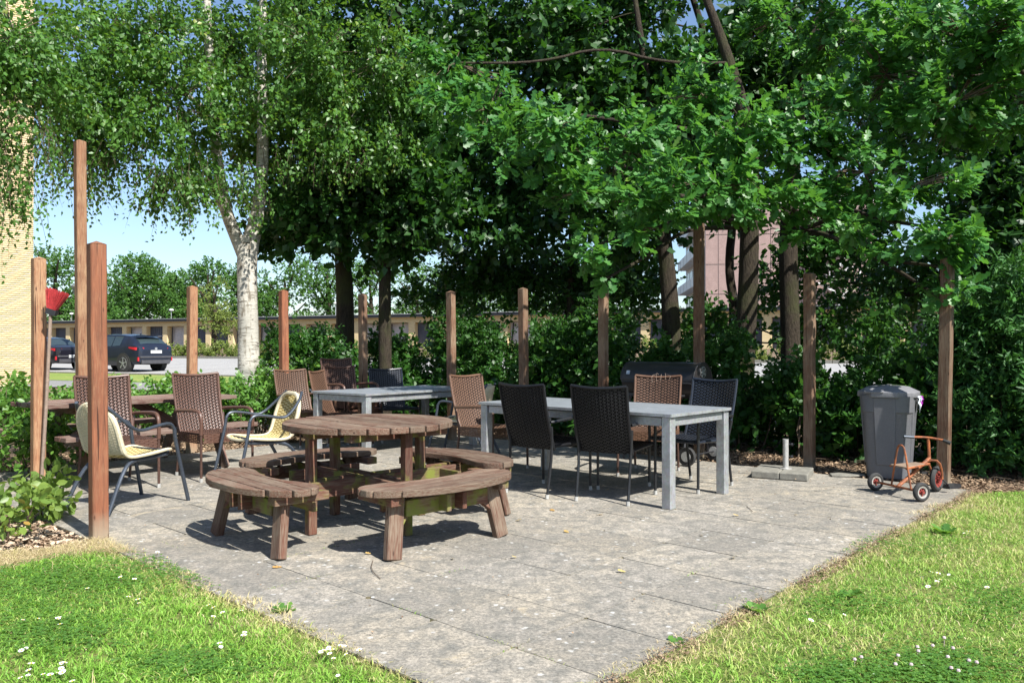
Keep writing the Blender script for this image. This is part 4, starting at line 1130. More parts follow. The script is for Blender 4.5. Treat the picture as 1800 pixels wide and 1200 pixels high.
def strands(C, L, per, ls):
    m_ = len(C); t = np.linspace(0, 1, per)[None, :, None] + rng.random((m_, per, 1)) * .03
    side = rng.normal(size=(m_, 1, 3)) * .25; side[..., 2] = 0
    P = C[:, None, :] + side * L[:, None, None] * np.sqrt(t); P[..., 2] -= (L[:, None] * t[..., 0])
    P = P + rng.normal(size=P.shape) * .022
    D = rng.normal(size=P.shape) * .55; D[..., 2] -= .75
    Nn = rng.normal(size=P.shape) * .7; Nn[..., 1] -= .55; Nn[..., 2] += .35; Nn[..., 0] += .25
    S = ls * (.7 + .5 * rng.random((m_, per))); tone = np.clip(rng.random((m_, 1)) * .5 + rng.random((m_, per)) * .52, 0, 1)
    return P.reshape(-1, 3), D.reshape(-1, 3), Nn.reshape(-1, 3), S.reshape(-1), tone.reshape(-1), side, P
def blob(px, py, rx, ry, d, dr):
    c = atd(px, py, d); return (c, (rx * d / 1400, dr, ry * d / 1400))
def cat_(L): return [np.concatenate([x[i] for x in L]) for i in range(5)]

def trunk_limbs(t, path, radii, limbs, barkm, seg=10, twigs=None):
    mb = MB(); mb.tube(path, radii, seg, smooth=2); tr = mb.build('trunk', barkm, t, ang=80)
    if limbs:
        for (pts, r0, r1) in limbs:
            n_ = len(pts); mb = MB(); mb.tube(pts, [r0 + (r1 - r0) * i / (n_ - 1) for i in range(n_)], 7, smooth=2); mb.build('branch', barkm, t, ang=80)
    if twigs is not None and len(twigs):
        mb = MB()
        for a, b, r_ in twigs:
            a = Vector(a); b = Vector(b); m_ = (a + b) / 2 + Vector((random.gauss(0, .05), random.gauss(0, .05), random.gauss(0, .05) + .04)) * (b - a).length
            mb.tube([a, m_, b], [r_, r_ * .7, r_ * .35], 4, False)
        setp(mb.build('twigs', M['twig'], t, ang=80), kind='stuff')
def wob(a, b, n_=4, k=.06):
    a = Vector(a); b = Vector(b); L = (b - a).length; out = [a]
    for i in range(1, n_): out.append(a.lerp(b, i / n_) + Vector((random.gauss(0, k), random.gauss(0, k), random.gauss(0, k) + .06 * math.sin(PI * i / n_))) * L * .5)
    return out + [b]

def oak(label, base, path, radii, blobs, kind='oak_mid', mat='oak_far', ls=.10, per=11, dens=1.0, twig_frac=.5, group=None, cat='tree', origin=None, fill=1.3):
    t = empty('oak_tree', base, 0, label, cat, group)
    B = Vector(base); allL = []; tw = []; limbs = []
    for bi, (c, r, n_) in enumerate(blobs):
        n_ = int(n_ * dens); C, d = ell_h(c, r, n_, 9 if kind == 'oak' else 6, .8 if kind == 'oak' else .6)
        T = d * np.array([.8, .8, .35]) + rng.normal(size=d.shape) * .45 + np.array([0, -.15, .05])
        allL.append(rosettes(C, T, per, ls) if kind == 'oak' else clumps(C, T, per - 2, .34, ls * 1.05, .12, .75, .7))
        # limb from the nearest point of the trunk below
        k = min(range(len(path)), key=lambda i: (Vector(path[i]) - Vector(c)).length + (2.0 if path[i][2] > c[2] + .9 else 0) + (3.0 if path[i][2] < 2.7 and kind == 'oak' else 0))
        a = Vector(path[k])
        limbs.append(([p_ - B for p_ in wob(a, c, 4, .035)], max(.012, min(radii[k] * .3, .010 + .009 * (Vector(c) - a).length)), .014))
        for q in range(int(n_ * twig_frac * .5)):
            s_ = Vector(c) + (Vector(C[q]) - Vector(c)) * random.uniform(0, .45); tw.append((s_ - B, Vector(C[q]) - B, .007))
    P, D, Nn, S, tone = cat_(allL)
    P = P - np.array(B)
    if kind != 'oak':
        fl_ = []
        for (c, r, n_) in blobs:
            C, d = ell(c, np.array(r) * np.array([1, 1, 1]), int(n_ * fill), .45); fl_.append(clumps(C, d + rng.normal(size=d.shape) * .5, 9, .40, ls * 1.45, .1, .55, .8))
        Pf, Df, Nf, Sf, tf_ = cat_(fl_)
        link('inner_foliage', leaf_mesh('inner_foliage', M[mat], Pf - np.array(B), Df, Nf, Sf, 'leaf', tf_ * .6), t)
    trunk_limbs(t, [Vector(p_) - B for p_ in path], radii, limbs, M['bark'], 10, tw)
    link('crown', leaf_mesh('crown', M[mat], P, D, Nn, S, kind, tone), t)
    return t
def W(px, py, d): return atd(px, py, d)
def tpath(px0, d, pts):   # ground point then pixel points at distance d
    g = Vector(((px0 - 900) / 1400 * d, d, -.1)); return [g] + [atd(x, y, d) for x, y in pts]

# rear oaks: (label, ground px, distance, trunk pixels, radii, blobs)
RB = lambda *a: (*blob(*a[:6]), a[6])
oaks = [
 ('oak with a forked dark trunk right of the birch', 607, 14.0, [(607, 600), (606, 500), (600, 440), (615, 330), (625, 150), (630, -100)], [.17, .16, .15, .13, .10, .08, .05],
   [RB(560, 60, 110, 90, 14, 1.0, 170), RB(520, 250, 90, 80, 14, .9, 130), RB(640, 330, 80, 70, 13.5, .8, 120), RB(540, 385, 70, 45, 12.8, .6, 110), RB(620, 160, 90, 90, 14, .9, 130), RB(600, -120, 150, 130, 14, 1.4, 130), RB(480, 400, 50, 30, 13.6, .5, 40), RB(660, 430, 50, 50, 14, .5, 40)]),
 ('slim dark oak trunk between two thin posts left of centre', 677, 13.2, [(677, 640), (676, 500), (678, 400), (690, 250), (700, 60), (705, -100)], [.115, .11, .10, .09, .08, .06, .04],
   [RB(730, 90, 90, 100, 13.5, .9, 150), RB(720, 230, 90, 80, 13.2, .8, 150), RB(740, 350, 80, 60, 13, .8, 130), RB(700, 410, 60, 40, 13, .6, 50), RB(760, -120, 150, 130, 13.5, 1.4, 120)]),
 ('oak with thin pale trunk in the darkest middle of the grove', 1003, 14.5, [(1003, 600), (1003, 480), (1010, 300), (1000, 60), (1000, -100)], [.07, .07, .065, .06, .05, .04],
   [RB(860, 120, 100, 100, 14.2, .9, 160), RB(850, 290, 90, 80, 14, .8, 150), RB(960, 330, 100, 70, 14.2, .8, 140), RB(1040, 90, 60, 60, 13.5, .6, 80), RB(990, 180, 100, 90, 14.5, .9, 140), RB(880, 400, 90, 45, 13.6, .6, 80), RB(930, 30, 110, 70, 14.5, .9, 110), RB(930, -140, 160, 110, 14.5, 1.4, 110)]),
 ('oak with stout dark leaning trunk left of the barrel grill post', 1182, 12.0, [(1182, 660), (1180, 560), (1172, 460), (1160, 340), (1145, 180), (1120, 20), (1100, -120)], [.155, .15, .14, .12, .09, .065, .04, .03],
   [RB(1090, 330, 90, 70, 12.4, .7, 130), RB(1150, 200, 90, 80, 12.6, .8, 130), RB(1060, 170, 70, 60, 12.5, .7, 80), RB(1000, 60, 60, 60, 12.4, .7, 70), RB(1120, 400, 60, 40, 12.2, .5, 70), RB(1150, -20, 80, 55, 13, .8, 60), RB(1120, -160, 150, 90, 13, 1.3, 110), RB(1260, 120, 70, 50, 12.3, .6, 90), RB(1180, 120, 50, 30, 12.2, .5, 40)]),
 ('oak with thin crooked trunk close against the stout one', 1285, 13.6, [(1285, 640), (1292, 540), (1280, 470), (1290, 380), (1285, 200), (1240, 60), (1200, -60)], [.095, .09, .08, .075, .07, .065, .06, .04],
   [RB(1230, 250, 80, 70, 13.6, .7, 110), RB(1290, 330, 70, 55, 13.4, .6, 70), RB(1350, 170, 70, 80, 13.8, .8, 110), RB(1350, 60, 75, 70, 13, .8, 120), RB(1400, 150, 60, 60, 12.6, .6, 90), RB(1100, 20, 30, 60, 13, .5, 40), RB(1280, -140, 160, 80, 14, 1.3, 90)]),
]
for i, (lb, gx, d, tp, rd, bl_) in enumerate(oaks):
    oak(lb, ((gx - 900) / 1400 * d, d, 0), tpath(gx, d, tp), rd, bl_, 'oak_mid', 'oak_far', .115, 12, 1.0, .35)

# front oaks with the big bright leaves
oak('largest oak, stout straight trunk right of the grill, its sunlit branches hang over the patio', ((1308 - 900) / 1400 * 11.2, 11.2, 0),
    tpath(1308, 11.2, [(1306, 640), (1315, 520), (1318, 400), (1322, 250), (1285, 110), (1240, -10), (1200, -120)]), [.155, .15, .14, .13, .11, .075, .055, .04],
    [RB(800, 110, 95, 55, 9.6, .45, 60), RB(860, 190, 110, 75, 9.2, .5, 90), RB(960, 230, 110, 90, 8.6, .5, 105), RB(1080, 260, 110, 90, 8.4, .5, 110), RB(1010, 340, 70, 60, 8.2, .4, 42),
     RB(1180, 330, 120, 85, 8.0, .45, 105), RB(1240, 170, 80, 75, 8.6, .45, 85), RB(1290, 240, 90, 70, 8.2, .45, 85), RB(1330, 330, 90, 60, 7.9, .4, 66), RB(1050, 430, 40, 60, 7.9, .3, 20), RB(1065, 490, 18, 30, 7.9, .15, 8), RB(1160, 400, 70, 30, 7.8, .3, 20)],
    'oak', 'oak_leaf', .108, 9, 1.35, .6)
oak('oak with sunlit stripe on its trunk beside the dark post, branches reaching out right', ((1390 - 900) / 1400 * 12, 12, 0),
    tpath(1390, 12, [(1390, 640), (1388, 540), (1385, 400), (1398, 250), (1420, 90), (1470, -60), (1480, -120)]), [.15, .145, .14, .13, .10, .07, .05, .03],
    [RB(1420, 250, 100, 90, 8.4, .5, 100), RB(1520, 300, 110, 80, 8.0, .5, 100), RB(1440, 380, 80, 45, 8.0, .4, 40), RB(1600, 330, 80, 60, 7.7, .4, 55), RB(1640, 400, 60, 60, 7.4, .35, 34), RB(1660, 470, 40, 55, 7.3, .25, 24), RB(1655, 525, 22, 30, 7.3, .15, 8),
     RB(1440, 90, 90, 80, 11.2, .7, 100), RB(1370, 30, 60, 50, 11, .5, 50), RB(1400, 180, 90, 50, 9.5, .5, 60), RB(1480, 20, 70, 60, 10.5, .5, 60), RB(1500, 200, 80, 80, 12.5, .7, 60), RB(1480, 400, 70, 40, 12, .5, 30)],
    'oak', 'oak_leaf', .108, 9, 1.35, .6)
oak('oak outside the right edge whose bright boughs fill the upper right corner', (6.2, 9.0, 0),
    [Vector((6.2, 9.0, -.1)), Vector((6.2, 9, 1.5)), Vector((6.1, 9, 3)), Vector((6.0, 8.9, 4.2)), Vector((6, 8.9, 6.5))], [.17, .16, .14, .12, .08],
    [RB(1560, 130, 110, 90, 8.2, .5, 100), RB(1680, 180, 100, 90, 7.8, .5, 95), RB(1700, 70, 120, 80, 7.6, .5, 95), RB(1790, 40, 80, 80, 7.4, .5, 60), RB(1600, 30, 90, 55, 8.4, .5, 60), RB(1760, 230, 70, 50, 8.0, .4, 34), RB(1840, 140, 80, 120, 7.8, .5, 60)],
    'oak', 'oak_leaf', .108, 9, 1.35, .6)
oak('dark crowded tree at the right edge behind the hedge', ((1790 - 900) / 1400 * 11, 11, 0),
    tpath(1790, 11, [(1790, 600), (1792, 450), (1785, 300), (1790, 60), (1790, -100)]), [.09, .085, .08, .075, .07, .05],
    [RB(1780, 330, 80, 90, 11, .8, 170), RB(1790, 470, 90, 80, 10.6, .8, 190), RB(1700, 440, 40, 60, 11, .6, 60), RB(1760, 180, 90, 80, 11.5, .8, 130), RB(1620, 220, 90, 80, 12.5, .8, 110), RB(1560, 90, 100, 80, 12.8, .8, 110), RB(1700, 40, 100, 80, 12.5, .8, 90), RB(1640, 130, 60, 60, 12.5, .8, 60), RB(1850, 300, 70, 200, 11, .9, 200)],
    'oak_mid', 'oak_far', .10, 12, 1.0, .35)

# understorey trees: dark mass below the canopy
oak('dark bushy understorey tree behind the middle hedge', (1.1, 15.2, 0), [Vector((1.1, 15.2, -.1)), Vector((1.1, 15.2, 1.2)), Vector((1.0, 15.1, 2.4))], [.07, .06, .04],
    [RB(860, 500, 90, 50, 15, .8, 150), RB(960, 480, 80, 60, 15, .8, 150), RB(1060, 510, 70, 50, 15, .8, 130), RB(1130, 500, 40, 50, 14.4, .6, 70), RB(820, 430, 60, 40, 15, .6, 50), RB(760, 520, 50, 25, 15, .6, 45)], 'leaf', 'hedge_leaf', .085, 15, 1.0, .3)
oak('thin dark understorey bush between the two right trunks', (5.0, 13.2, 0), [Vector((5.0, 13.2, -.1)), Vector((5.0, 13.2, 1.2)), Vector((5.0, 13.2, 2.4))], [.05, .04, .03],
    [RB(1355, 510, 30, 70, 12.8, .5, 45), RB(1440, 430, 60, 50, 12.6, .5, 90), RB(1500, 400, 60, 40, 12.6, .5, 70), RB(1450, 560, 50, 50, 12.8, .5, 70), RB(1540, 480, 60, 60, 13, .6, 60), RB(1265, 560, 25, 30, 12.5, .4, 16), RB(1600, 520, 60, 50, 12, .6, 90), RB(1220, 590, 50, 40, 12.6, .4, 50)], 'leaf', 'hedge_leaf', .08, 14, 1.0, .3)

# ---- birches
def birch(label, base, path, radii, limbs, blobs, strandsets, ls=.062):
    t = empty('birch_tree', base, 0, label, 'tree'); B = np.array(base); L = []; tw = []; lim = []
    for (pts, r0, r1) in limbs: lim.append(([Vector(p_) - Vector(base) for p_ in pts], r0, r1))
    allp = [Vector(p_) for p_ in path] + [Vector(q) for pts, _, _ in limbs for q in pts]
    for (c, r, n_) in blobs:
        C, d = ell_h(c, r, n_, 6, .75); T = d * .5 + rng.normal(size=d.shape) * .4 + np.array([0, -.1, -.45])
        L.append(clumps(C, T, 20, .42, ls * 1.3, .45, .45, .7))
        a = min(allp, key=lambda p_: (p_ - Vector(c)).length)
        lim.append(([p_ - Vector(base) for p_ in wob(a, c, 4, .08)], .016, .006))
        for q in range(0, n_, 3): tw.append((Vector(c).lerp(Vector(C[q]), .3) - Vector(base), Vector(C[q]) - Vector(base), .006))
    for (c, r, n_, l0, l1) in strandsets:
        C, d = ell(c, r, n_, .4); Ln = l0 + (l1 - l0) * rng.random(n_)
        *a5, side, PP = strands(C, Ln, 17, ls); L.append(a5)
        for q in range(n_): tw.append((Vector(C[q] - B), Vector(C[q] + side[q, 0] * Ln[q]) - Vector(B) - Vector((0, 0, Ln[q])), .003))
    P, D, Nn, S, tone = cat_(L)
    trunk_limbs(t, [Vector(p_) - Vector(base) for p_ in path], radii, lim, M['birch_bark'], 14, tw)
    link('crown', leaf_mesh('crown', M['birch_leaf'], P - B, D, Nn, S, 'leaf', tone), t); return t
d = 12.3
bx = (438 - 900) / 1400 * d
birch('white-barked birch that forks above head height behind the wicker chairs', (bx, d, 0),
      [Vector((bx, d, -.15)), atd(438, 700, d), atd(437, 600, d), atd(434, 500, d), atd(434, 440, d), atd(448, 400, d), atd(459, 330, d), atd(462, 240, d), atd(458, 120, d), atd(462, -60, d)], [.20, .175, .155, .145, .155, .11, .095, .085, .075, .05],
      [([atd(432, 455, d), atd(415, 415, d), atd(396, 370, d - .1), atd(384, 300, d - .3), atd(372, 200, d - .4), atd(366, 80, d - .5), atd(360, -60, d - .5)], .115, .05),
       ([atd(400, 385, d), atd(385, 350, d - .1), atd(372, 325, d - .3), atd(340, 250, d - .5), atd(300, 150, d - .6)], .07, .025),
       ([atd(372, 200, d - .4), atd(280, 130, d - .8), atd(170, 110, d - 1.4)], .04, .015), ([atd(460, 200, d), atd(560, 120, d), atd(650, 100, d - .2)], .04, .015)],
      [RB(170, 90, 120, 90, 11, .8, 210), RB(290, 60, 120, 80, 11.2, .8, 200), RB(300, 180, 110, 85, 11.2, .8, 190), RB(430, 70, 110, 80, 12.6, .6, 190), RB(560, 90, 110, 90, 11.6, .8, 230), RB(670, 110, 90, 80, 11.8, .7, 160), RB(500, 200, 110, 80, 12.8, .5, 170), RB(610, 220, 90, 75, 11.9, .7, 150), RB(420, 170, 60, 40, 11.5, .4, 50),
       RB(200, 200, 90, 70, 10.8, .6, 170), RB(400, 290, 50, 60, 12.9, .4, 50), RB(320, 300, 55, 50, 11.4, .4, 70), RB(110, 170, 60, 60, 10.6, .5, 80), RB(690, 240, 60, 60, 12, .5, 60),
       RB(250, -120, 220, 120, 11.5, 1.3, 160), RB(560, -120, 200, 120, 11.8, 1.3, 150)],
      [(*blob(190, 250, 100, 40, 10.9, .6), 90, .35, .95), (*blob(330, 300, 70, 40, 11.2, .5), 70, .35, .85), (*blob(120, 220, 50, 40, 10.6, .5), 36, .4, .9), (*blob(420, 300, 60, 40, 11.6, .5), 40, .3, .7), (*blob(560, 270, 90, 40, 11.8, .5), 40, .3, .6)])
birch('birch at the very left edge with hanging twigs in front of the brick wall', (-4.56, 6.9, 0),
      [Vector((-4.62, 6.9, -.1)), Vector((-4.57, 6.9, .7)), Vector((-4.54, 6.9, 1.1)), Vector((-4.60, 6.9, 1.6)), Vector((-4.75, 6.95, 3)), Vector((-4.8, 7.2, 5)), Vector((-4.8, 7.4, 6.5))], [.085, .075, .072, .07, .06, .045, .03],
      [([Vector((-4.85, 6.95, 3.2)), Vector((-5.4, 7.6, 4.6)), Vector((-5.6, 8.4, 5.4))], .03, .012)],
      [RB(20, 60, 90, 90, 9.2, .7, 200), RB(-60, 200, 90, 120, 8.8, .7, 150), RB(60, 130, 50, 60, 9.5, .4, 60)],
      [(*blob(20, 190, 60, 60, 9.2, .5), 60, .4, 1.2), (*blob(10, 300, 40, 50, 9.0, .4), 34, .4, 1.1), (*blob(70, 210, 30, 40, 9.3, .3), 20, .5, 1.3)], .055)

# ---- background trees
def far_tree(label, px, ytop, d, hw, kind='far_leaf', name='leafy_tree', zb=None, nleaf=3200, ls=.30):
    x = (px - 900) / 1400 * d; zt = CAM_H + (610 - ytop) / 1400 * d; zg = float(terrain(x, d)) if zb is None else zb
    t = empty(name, (x, d, zg), 0, label, 'tree', 'trees behind the garages' if d > 75 else None); h = zt - zg; w_ = hw / 1400 * d
    mb = MB(); mb.tube([(0, 0, -.2), (.02 * h, 0, h * .4), (0, 0, h * .75)], [.035 * h, .025 * h, .01 * h], 7); 
    for k in range(5):
        a = R(72 * k + 20); mb.tube([(0, 0, h * (.25 + .07 * k)), (math.cos(a) * w_ * .6, math.sin(a) * w_ * .6, h * (.5 + .07 * k))], [.016 * h, .006 * h], 5)
    mb.build('trunk', M['bark'], t)
    L = []; nbl = 13
    for k in range(nbl):
        a = rng.random() * 2 * PI; rr_ = w_ * (.15 + .6 * rng.random()); zz = h * (.12 + .74 * rng.random()); f = 1 - .45 * max(0, (zz / h - .5) * 2)
        c = (math.cos(a) * rr_ * f, math.sin(a) * rr_ * f, zz); r = w_ * (.42 + .2 * rng.random())
        C, dd = ell(c, (r, r, r * .75), int(nleaf / nbl / 6), .3)
        L.append(clumps(C, dd + rng.normal(size=dd.shape) * .3, 7, ls * 1.4, ls * .95, .1, .6, .8))
    P, D, Nn, S, tone = cat_(L); tone = np.clip(tone * .8 + .1, 0, 1)
    link('crown', leaf_mesh('crown', M[kind], P, D, Nn, S, 'leaf', tone), t)
ft = [(95, 418, 92, 62), (20, 430, 90, 50), (170, 455, 96, 50), (235, 440, 88, 55), (300, 452, 94, 55), (365, 440, 90, 52), (430, 455, 95, 50), (500, 450, 92, 55), (575, 440, 96, 55), (650, 455, 90, 55), (730, 450, 94, 60), (810, 455, 90, 55), (900, 450, 92, 60), (990, 455, 94, 60)]
fl = ['tall rounded tree behind the garages next to the brick wall', 'tree half hidden by the brick wall at the left edge', 'lower tree behind the garages between the tall post and the thick post', 'broad tree behind the garages above the parked dark blue suv',
      'tree behind the garages left of the fourth timber post', 'tree behind the garages above the small yellowish tree', 'tree behind the garages directly left of the birch trunk', 'tree behind the garages directly right of the birch trunk',
      'tree behind the garages seen left of the forked oak trunk', 'tree behind the garages seen left of the slim oak trunk', 'bright tree behind the garages right of the slim oak trunk', 'tree behind the garages glimpsed behind the weathered post', 'tree behind the garages glimpsed in the middle of the grove', 'tree behind the garages glimpsed right of the thin pale trunk']
for (px, yt, d, hw), lb in zip(ft, fl): far_tree(lb, px, yt, d, hw * 1.12, 'far_leaf', nleaf=9500 if px < 480 else 7000)
far_tree('small yellow-green street tree in front of the garages left of the birch', 375, 468, 57, 38, 'far_leaf_y', 'young_tree', ls=.16, nleaf=2600)
far_tree('green tree glimpsed through the gap right of the pink flats', 1560, 470, 60, 90, 'far_leaf', nleaf=3600, ls=.22)
far_tree('second green tree glimpsed near the far right post', 1680, 490, 58, 60, 'far_leaf', nleaf=2200, ls=.22)

# ---- hedges and shrubs
def hedge(name, label, boxes, mat, kind, ls, per, tl, cat='hedge', stems=True, group=None, droop=.1, flat_=.7, core=.45):
    """boxes: (x, y, half-length along dir, half-depth, height, dir_deg, clumps, z0)"""
    x0, y0 = boxes[0][0], boxes[0][1]; t = empty(name, (x0, y0, 0), 0, label, cat, group); L = []; mb = MB()
    for (x, y, hl, hd, h, dg, n_, zb) in boxes:
        a = R(dg); ex = np.array([math.cos(a), math.sin(a), 0]); ey = np.array([-math.sin(a), math.cos(a), 0])
        u_ = rng.random(n_) * 2 - 1; v_ = rng.random(n_) * 2 - 1; z_ = rng.random(n_) ** .8
        lump = .82 + .22 * np.sin(u_ * hl * 2.7 + x) + .12 * np.sin(u_ * hl * 6.1 + y * 3) 
        dep = 1 + .35 * np.sin(u_ * hl * 3.3 + z_ * 4 + x * 2) * .5
        C = np.array([x, y, 0])[None] + ex[None] * (u_ * hl)[:, None] + ey[None] * (v_ * hd * dep * (1 - .35 * z_ ** 2))[:, None]; C[:, 2] = zb + z_ * (h - zb) * lump
        T = ey[None] * np.sign(v_)[:, None] * .6 + rng.normal(size=C.shape) * .5; T[:, 2] += .3
        L.append(clumps(C, T, per, tl, ls, droop, flat_, .65))
        nc = int(n_ * core); Cc = C[:nc] * np.array([1, 1, .92]); Cc[:, 1] += 0
        if nc: L.append(clumps(Cc, T[:nc], 7, tl, .13, droop, .5, .8))
        for q in range(int(hl * 7)):
            i = int(rng.integers(0, n_)); b = Vector(C[i]); g_ = Vector((b.x + random.gauss(0, .12), b.y + random.gauss(0, .12), -.03)); mb.tube([g_ - Vector((x0, y0, 0)), (g_.lerp(b, .5) + Vector((random.gauss(0, .04), 0, 0))) - Vector((x0, y0, 0)), b - Vector((x0, y0, 0))], [.014, .01, .004], 4, False)
    P, D, Nn, S, tone = cat_(L)
    setp(mb.build('stems', M['twig'], t), kind='stuff')
    link('foliage', leaf_mesh('foliage', M[mat], P - np.array([x0, y0, 0]), D, Nn, S, kind, tone), t); return t
vdir, udir = math.degrees(UA) + 90, math.degrees(UA)
def hb(u, v, hl, hd, h, dg, n_, zb=0.0): p_ = uv(u, v); return (p_.x, p_.y, hl, hd, h, dg, n_, zb)
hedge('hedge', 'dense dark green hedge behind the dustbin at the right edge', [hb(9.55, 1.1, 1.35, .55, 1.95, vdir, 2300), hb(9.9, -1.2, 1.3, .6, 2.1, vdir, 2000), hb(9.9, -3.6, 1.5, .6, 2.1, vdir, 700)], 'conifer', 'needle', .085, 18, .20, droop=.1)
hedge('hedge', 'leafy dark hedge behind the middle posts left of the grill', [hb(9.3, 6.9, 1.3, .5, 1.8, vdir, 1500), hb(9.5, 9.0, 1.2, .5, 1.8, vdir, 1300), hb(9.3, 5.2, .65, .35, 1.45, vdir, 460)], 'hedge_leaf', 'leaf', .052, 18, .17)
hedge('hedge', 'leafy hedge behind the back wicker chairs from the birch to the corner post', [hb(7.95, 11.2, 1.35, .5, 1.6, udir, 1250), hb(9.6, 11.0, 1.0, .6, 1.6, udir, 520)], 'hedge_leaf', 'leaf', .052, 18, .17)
hedge('undergrowth', 'sparse dark undergrowth between the trunks behind the parasol base', [hb(9.6, 3.3, .95, .55, 1.4, vdir, 520), hb(9.7, 4.5, .7, .5, 1.1, vdir, 220), hb(10.6, 2.6, 1.2, .4, 1.7, vdir, 620), hb(10.6, 4.3, .7, .4, 1.1, vdir, 230)], 'hedge_leaf', 'broad', .062, 13, .22, 'bushes')
hedge('hedge', 'clipped yellow-green hedge at the far side of the car park', [(*sq(-74 + 6.6 * k, 44.2), 3.1, .5, 1.15 + float(terrain(*sq(-74 + 6.6 * k, 44.2))), -24.9, 560, .45) for k in range(17)], 'far_leaf_y', 'leaf', .11, 9, .2)

def bush(label, x, y, r, h, n_, ls=.07, mat='shrub_leaf', kind='broad', name='shrub', group=None, zmin=.06, per=10):
    t = empty(name, (x, y, 0), rng.random() * 6, label, 'shrub', group); mb = MB(); L = []
    for k in range(max(3, n_ // 12)):
        a = rng.random() * 2 * PI; rr_ = r * math.sqrt(rng.random()); z = h * (.45 + .5 * rng.random())
        C, dd = ell((math.cos(a) * rr_ * .75, math.sin(a) * rr_ * .75, z * .85), (r * .42, r * .42, h * .28), 12); C[:, 2] = np.maximum(C[:, 2], zmin)
        T = dd * .6 + rng.normal(size=dd.shape) * .4; T[:, 2] += .35
        L.append(clumps(C, T, per, .16, ls, .1, .75, .65)); b = Vector(C[0]); mb.tube([(b.x * .2, b.y * .2, -.03), (b.x * .7, b.y * .7, b.z * .5), tuple(b)], [.009, .007, .003], 4, False)
        for q in (3, 6): mb.tube([(b.x * .7, b.y * .7, b.z * .5), tuple(C[q])], [.005, .002], 3, False)
    P, D, Nn, S, tone = cat_(L); setp(mb.build('stems', M['twig'], t), kind='stuff')
    link('foliage', leaf_mesh('foliage', M[mat], P, D, Nn, S, kind, tone), t); return t
bl2 = [(28, 8.6, .62, .80, 190, 'low leafy shrub at the left edge under the pale birch trunk'), (100, 10.0, .62, .62, 190, 'low bright shrub behind the long picnic table, left of the tall post'),
       (165, 10.6, .6, .60, 170, 'low bright shrub behind the first high-backed wicker chair'), (232, 10.7, .6, .62, 180, 'low bright shrub below the parked dark blue suv'),
       (292, 10.9, .6, .64, 180, 'low bright shrub directly behind the second high-backed wicker chair'), (350, 11.1, .58, .60, 170, 'low bright shrub right of the fourth timber post'),
       (408, 11.2, .6, .70, 200, 'low bright shrub in front of the birch trunk, left side'), (455, 10.9, .55, .66, 190, 'low bright shrub in front of the birch trunk, right side'), (495, 11.3, .5, .95, 170, 'taller loose shrub right of the birch trunk'),
       (-60, 7.3, .6, .9, 150, 'tall leafy shrub just beyond the left edge'), (60, 7.9, .42, .5, 100, 'small shrub under the left end of the long picnic table')]
for (px, d, r, h, n_, lb) in bl2: bush(lb, (px - 900) / 1400 * d, d, r, h + .13, int(n_ * 1.1), .066)
bush('leafy oak sapling at the left edge in front of the pale broom post', -4.62, 6.45, .36, .68, 60, .066, 'seed_leaf', 'broad', 'sapling', per=9)
bush('low sprawling sapling in the bark mulch at the lower left', -3.38, 5.35, .33, .34, 38, .07, 'seed_leaf', 'broad', 'sapling', per=8)
bush('bright leafy shoot leaning over the patio edge between the two left posts', -3.50, 5.95, .24, .32, 18, .08, 'seed_leaf', 'broad', 'sapling', per=8)

# ================================================================== LAWN, MULCH, LITTER
def in_poly(px, py, poly):
    x = np.asarray(px); y = np.asarray(py); c = np.zeros(len(x), bool); n_ = len(poly)
    for i in range(n_):
        x1, y1 = poly[i]; x2, y2 = poly[(i + 1) % n_]
        if y1 == y2: continue
        k = ((y1 > y) != (y2 > y)) & (x < (x2 - x1) * (y - y1) / (y2 - y1) + x1); c ^= k
    return c
LP = [(-8, 5.1), (-4.2, 4.75), (-3.3, 4.55), (-2.93, 4.60), (-2.78, 4.87), (-2.45, 5.0), (-2.2, 4.92), (-1.95, 4.62), (-1.54, 4.23), (-1.15, 3.88), (-.76, 3.52), (-.42, 3.10), (-.16, 2.80), (0.0, 2.55), (0, .6), (-8, .6)]
RP = [(0, 2.55), (.12, 2.85), (.33, 3.13), (.52, 3.33), (.79, 3.58), (1.2, 4.02), (1.62, 4.45), (2.1, 5.02), (2.55, 5.55), (3.1, 6.15), (3.6, 6.60), (4.1, 6.98), (4.7, 7.05), (6, 7.2), (10, 7.6), (10, .6), (0, .6)]
def fbm(x, y, s, seed):
    r_ = np.random.default_rng(seed); v = 0
    for k in range(6):
        a = r_.random() * 6.28; f = s * (1.0 + .9 * k); v = v + np.sin((x * math.cos(a) + y * math.sin(a)) * f + r_.random() * 6.28 + 1.3 * np.sin((x * math.sin(a) - y * math.cos(a)) * f * .7)) / (1 + .4 * k)
    return v / 3.2
def dist_rect(x, y):
    u = x * U.x + y * U.y; v = x * V.x + y * V.y
    return np.maximum(np.maximum(U0 - u, V0 - v), np.maximum(u - U0 - NU * SL, v - V0 - NV * SL))
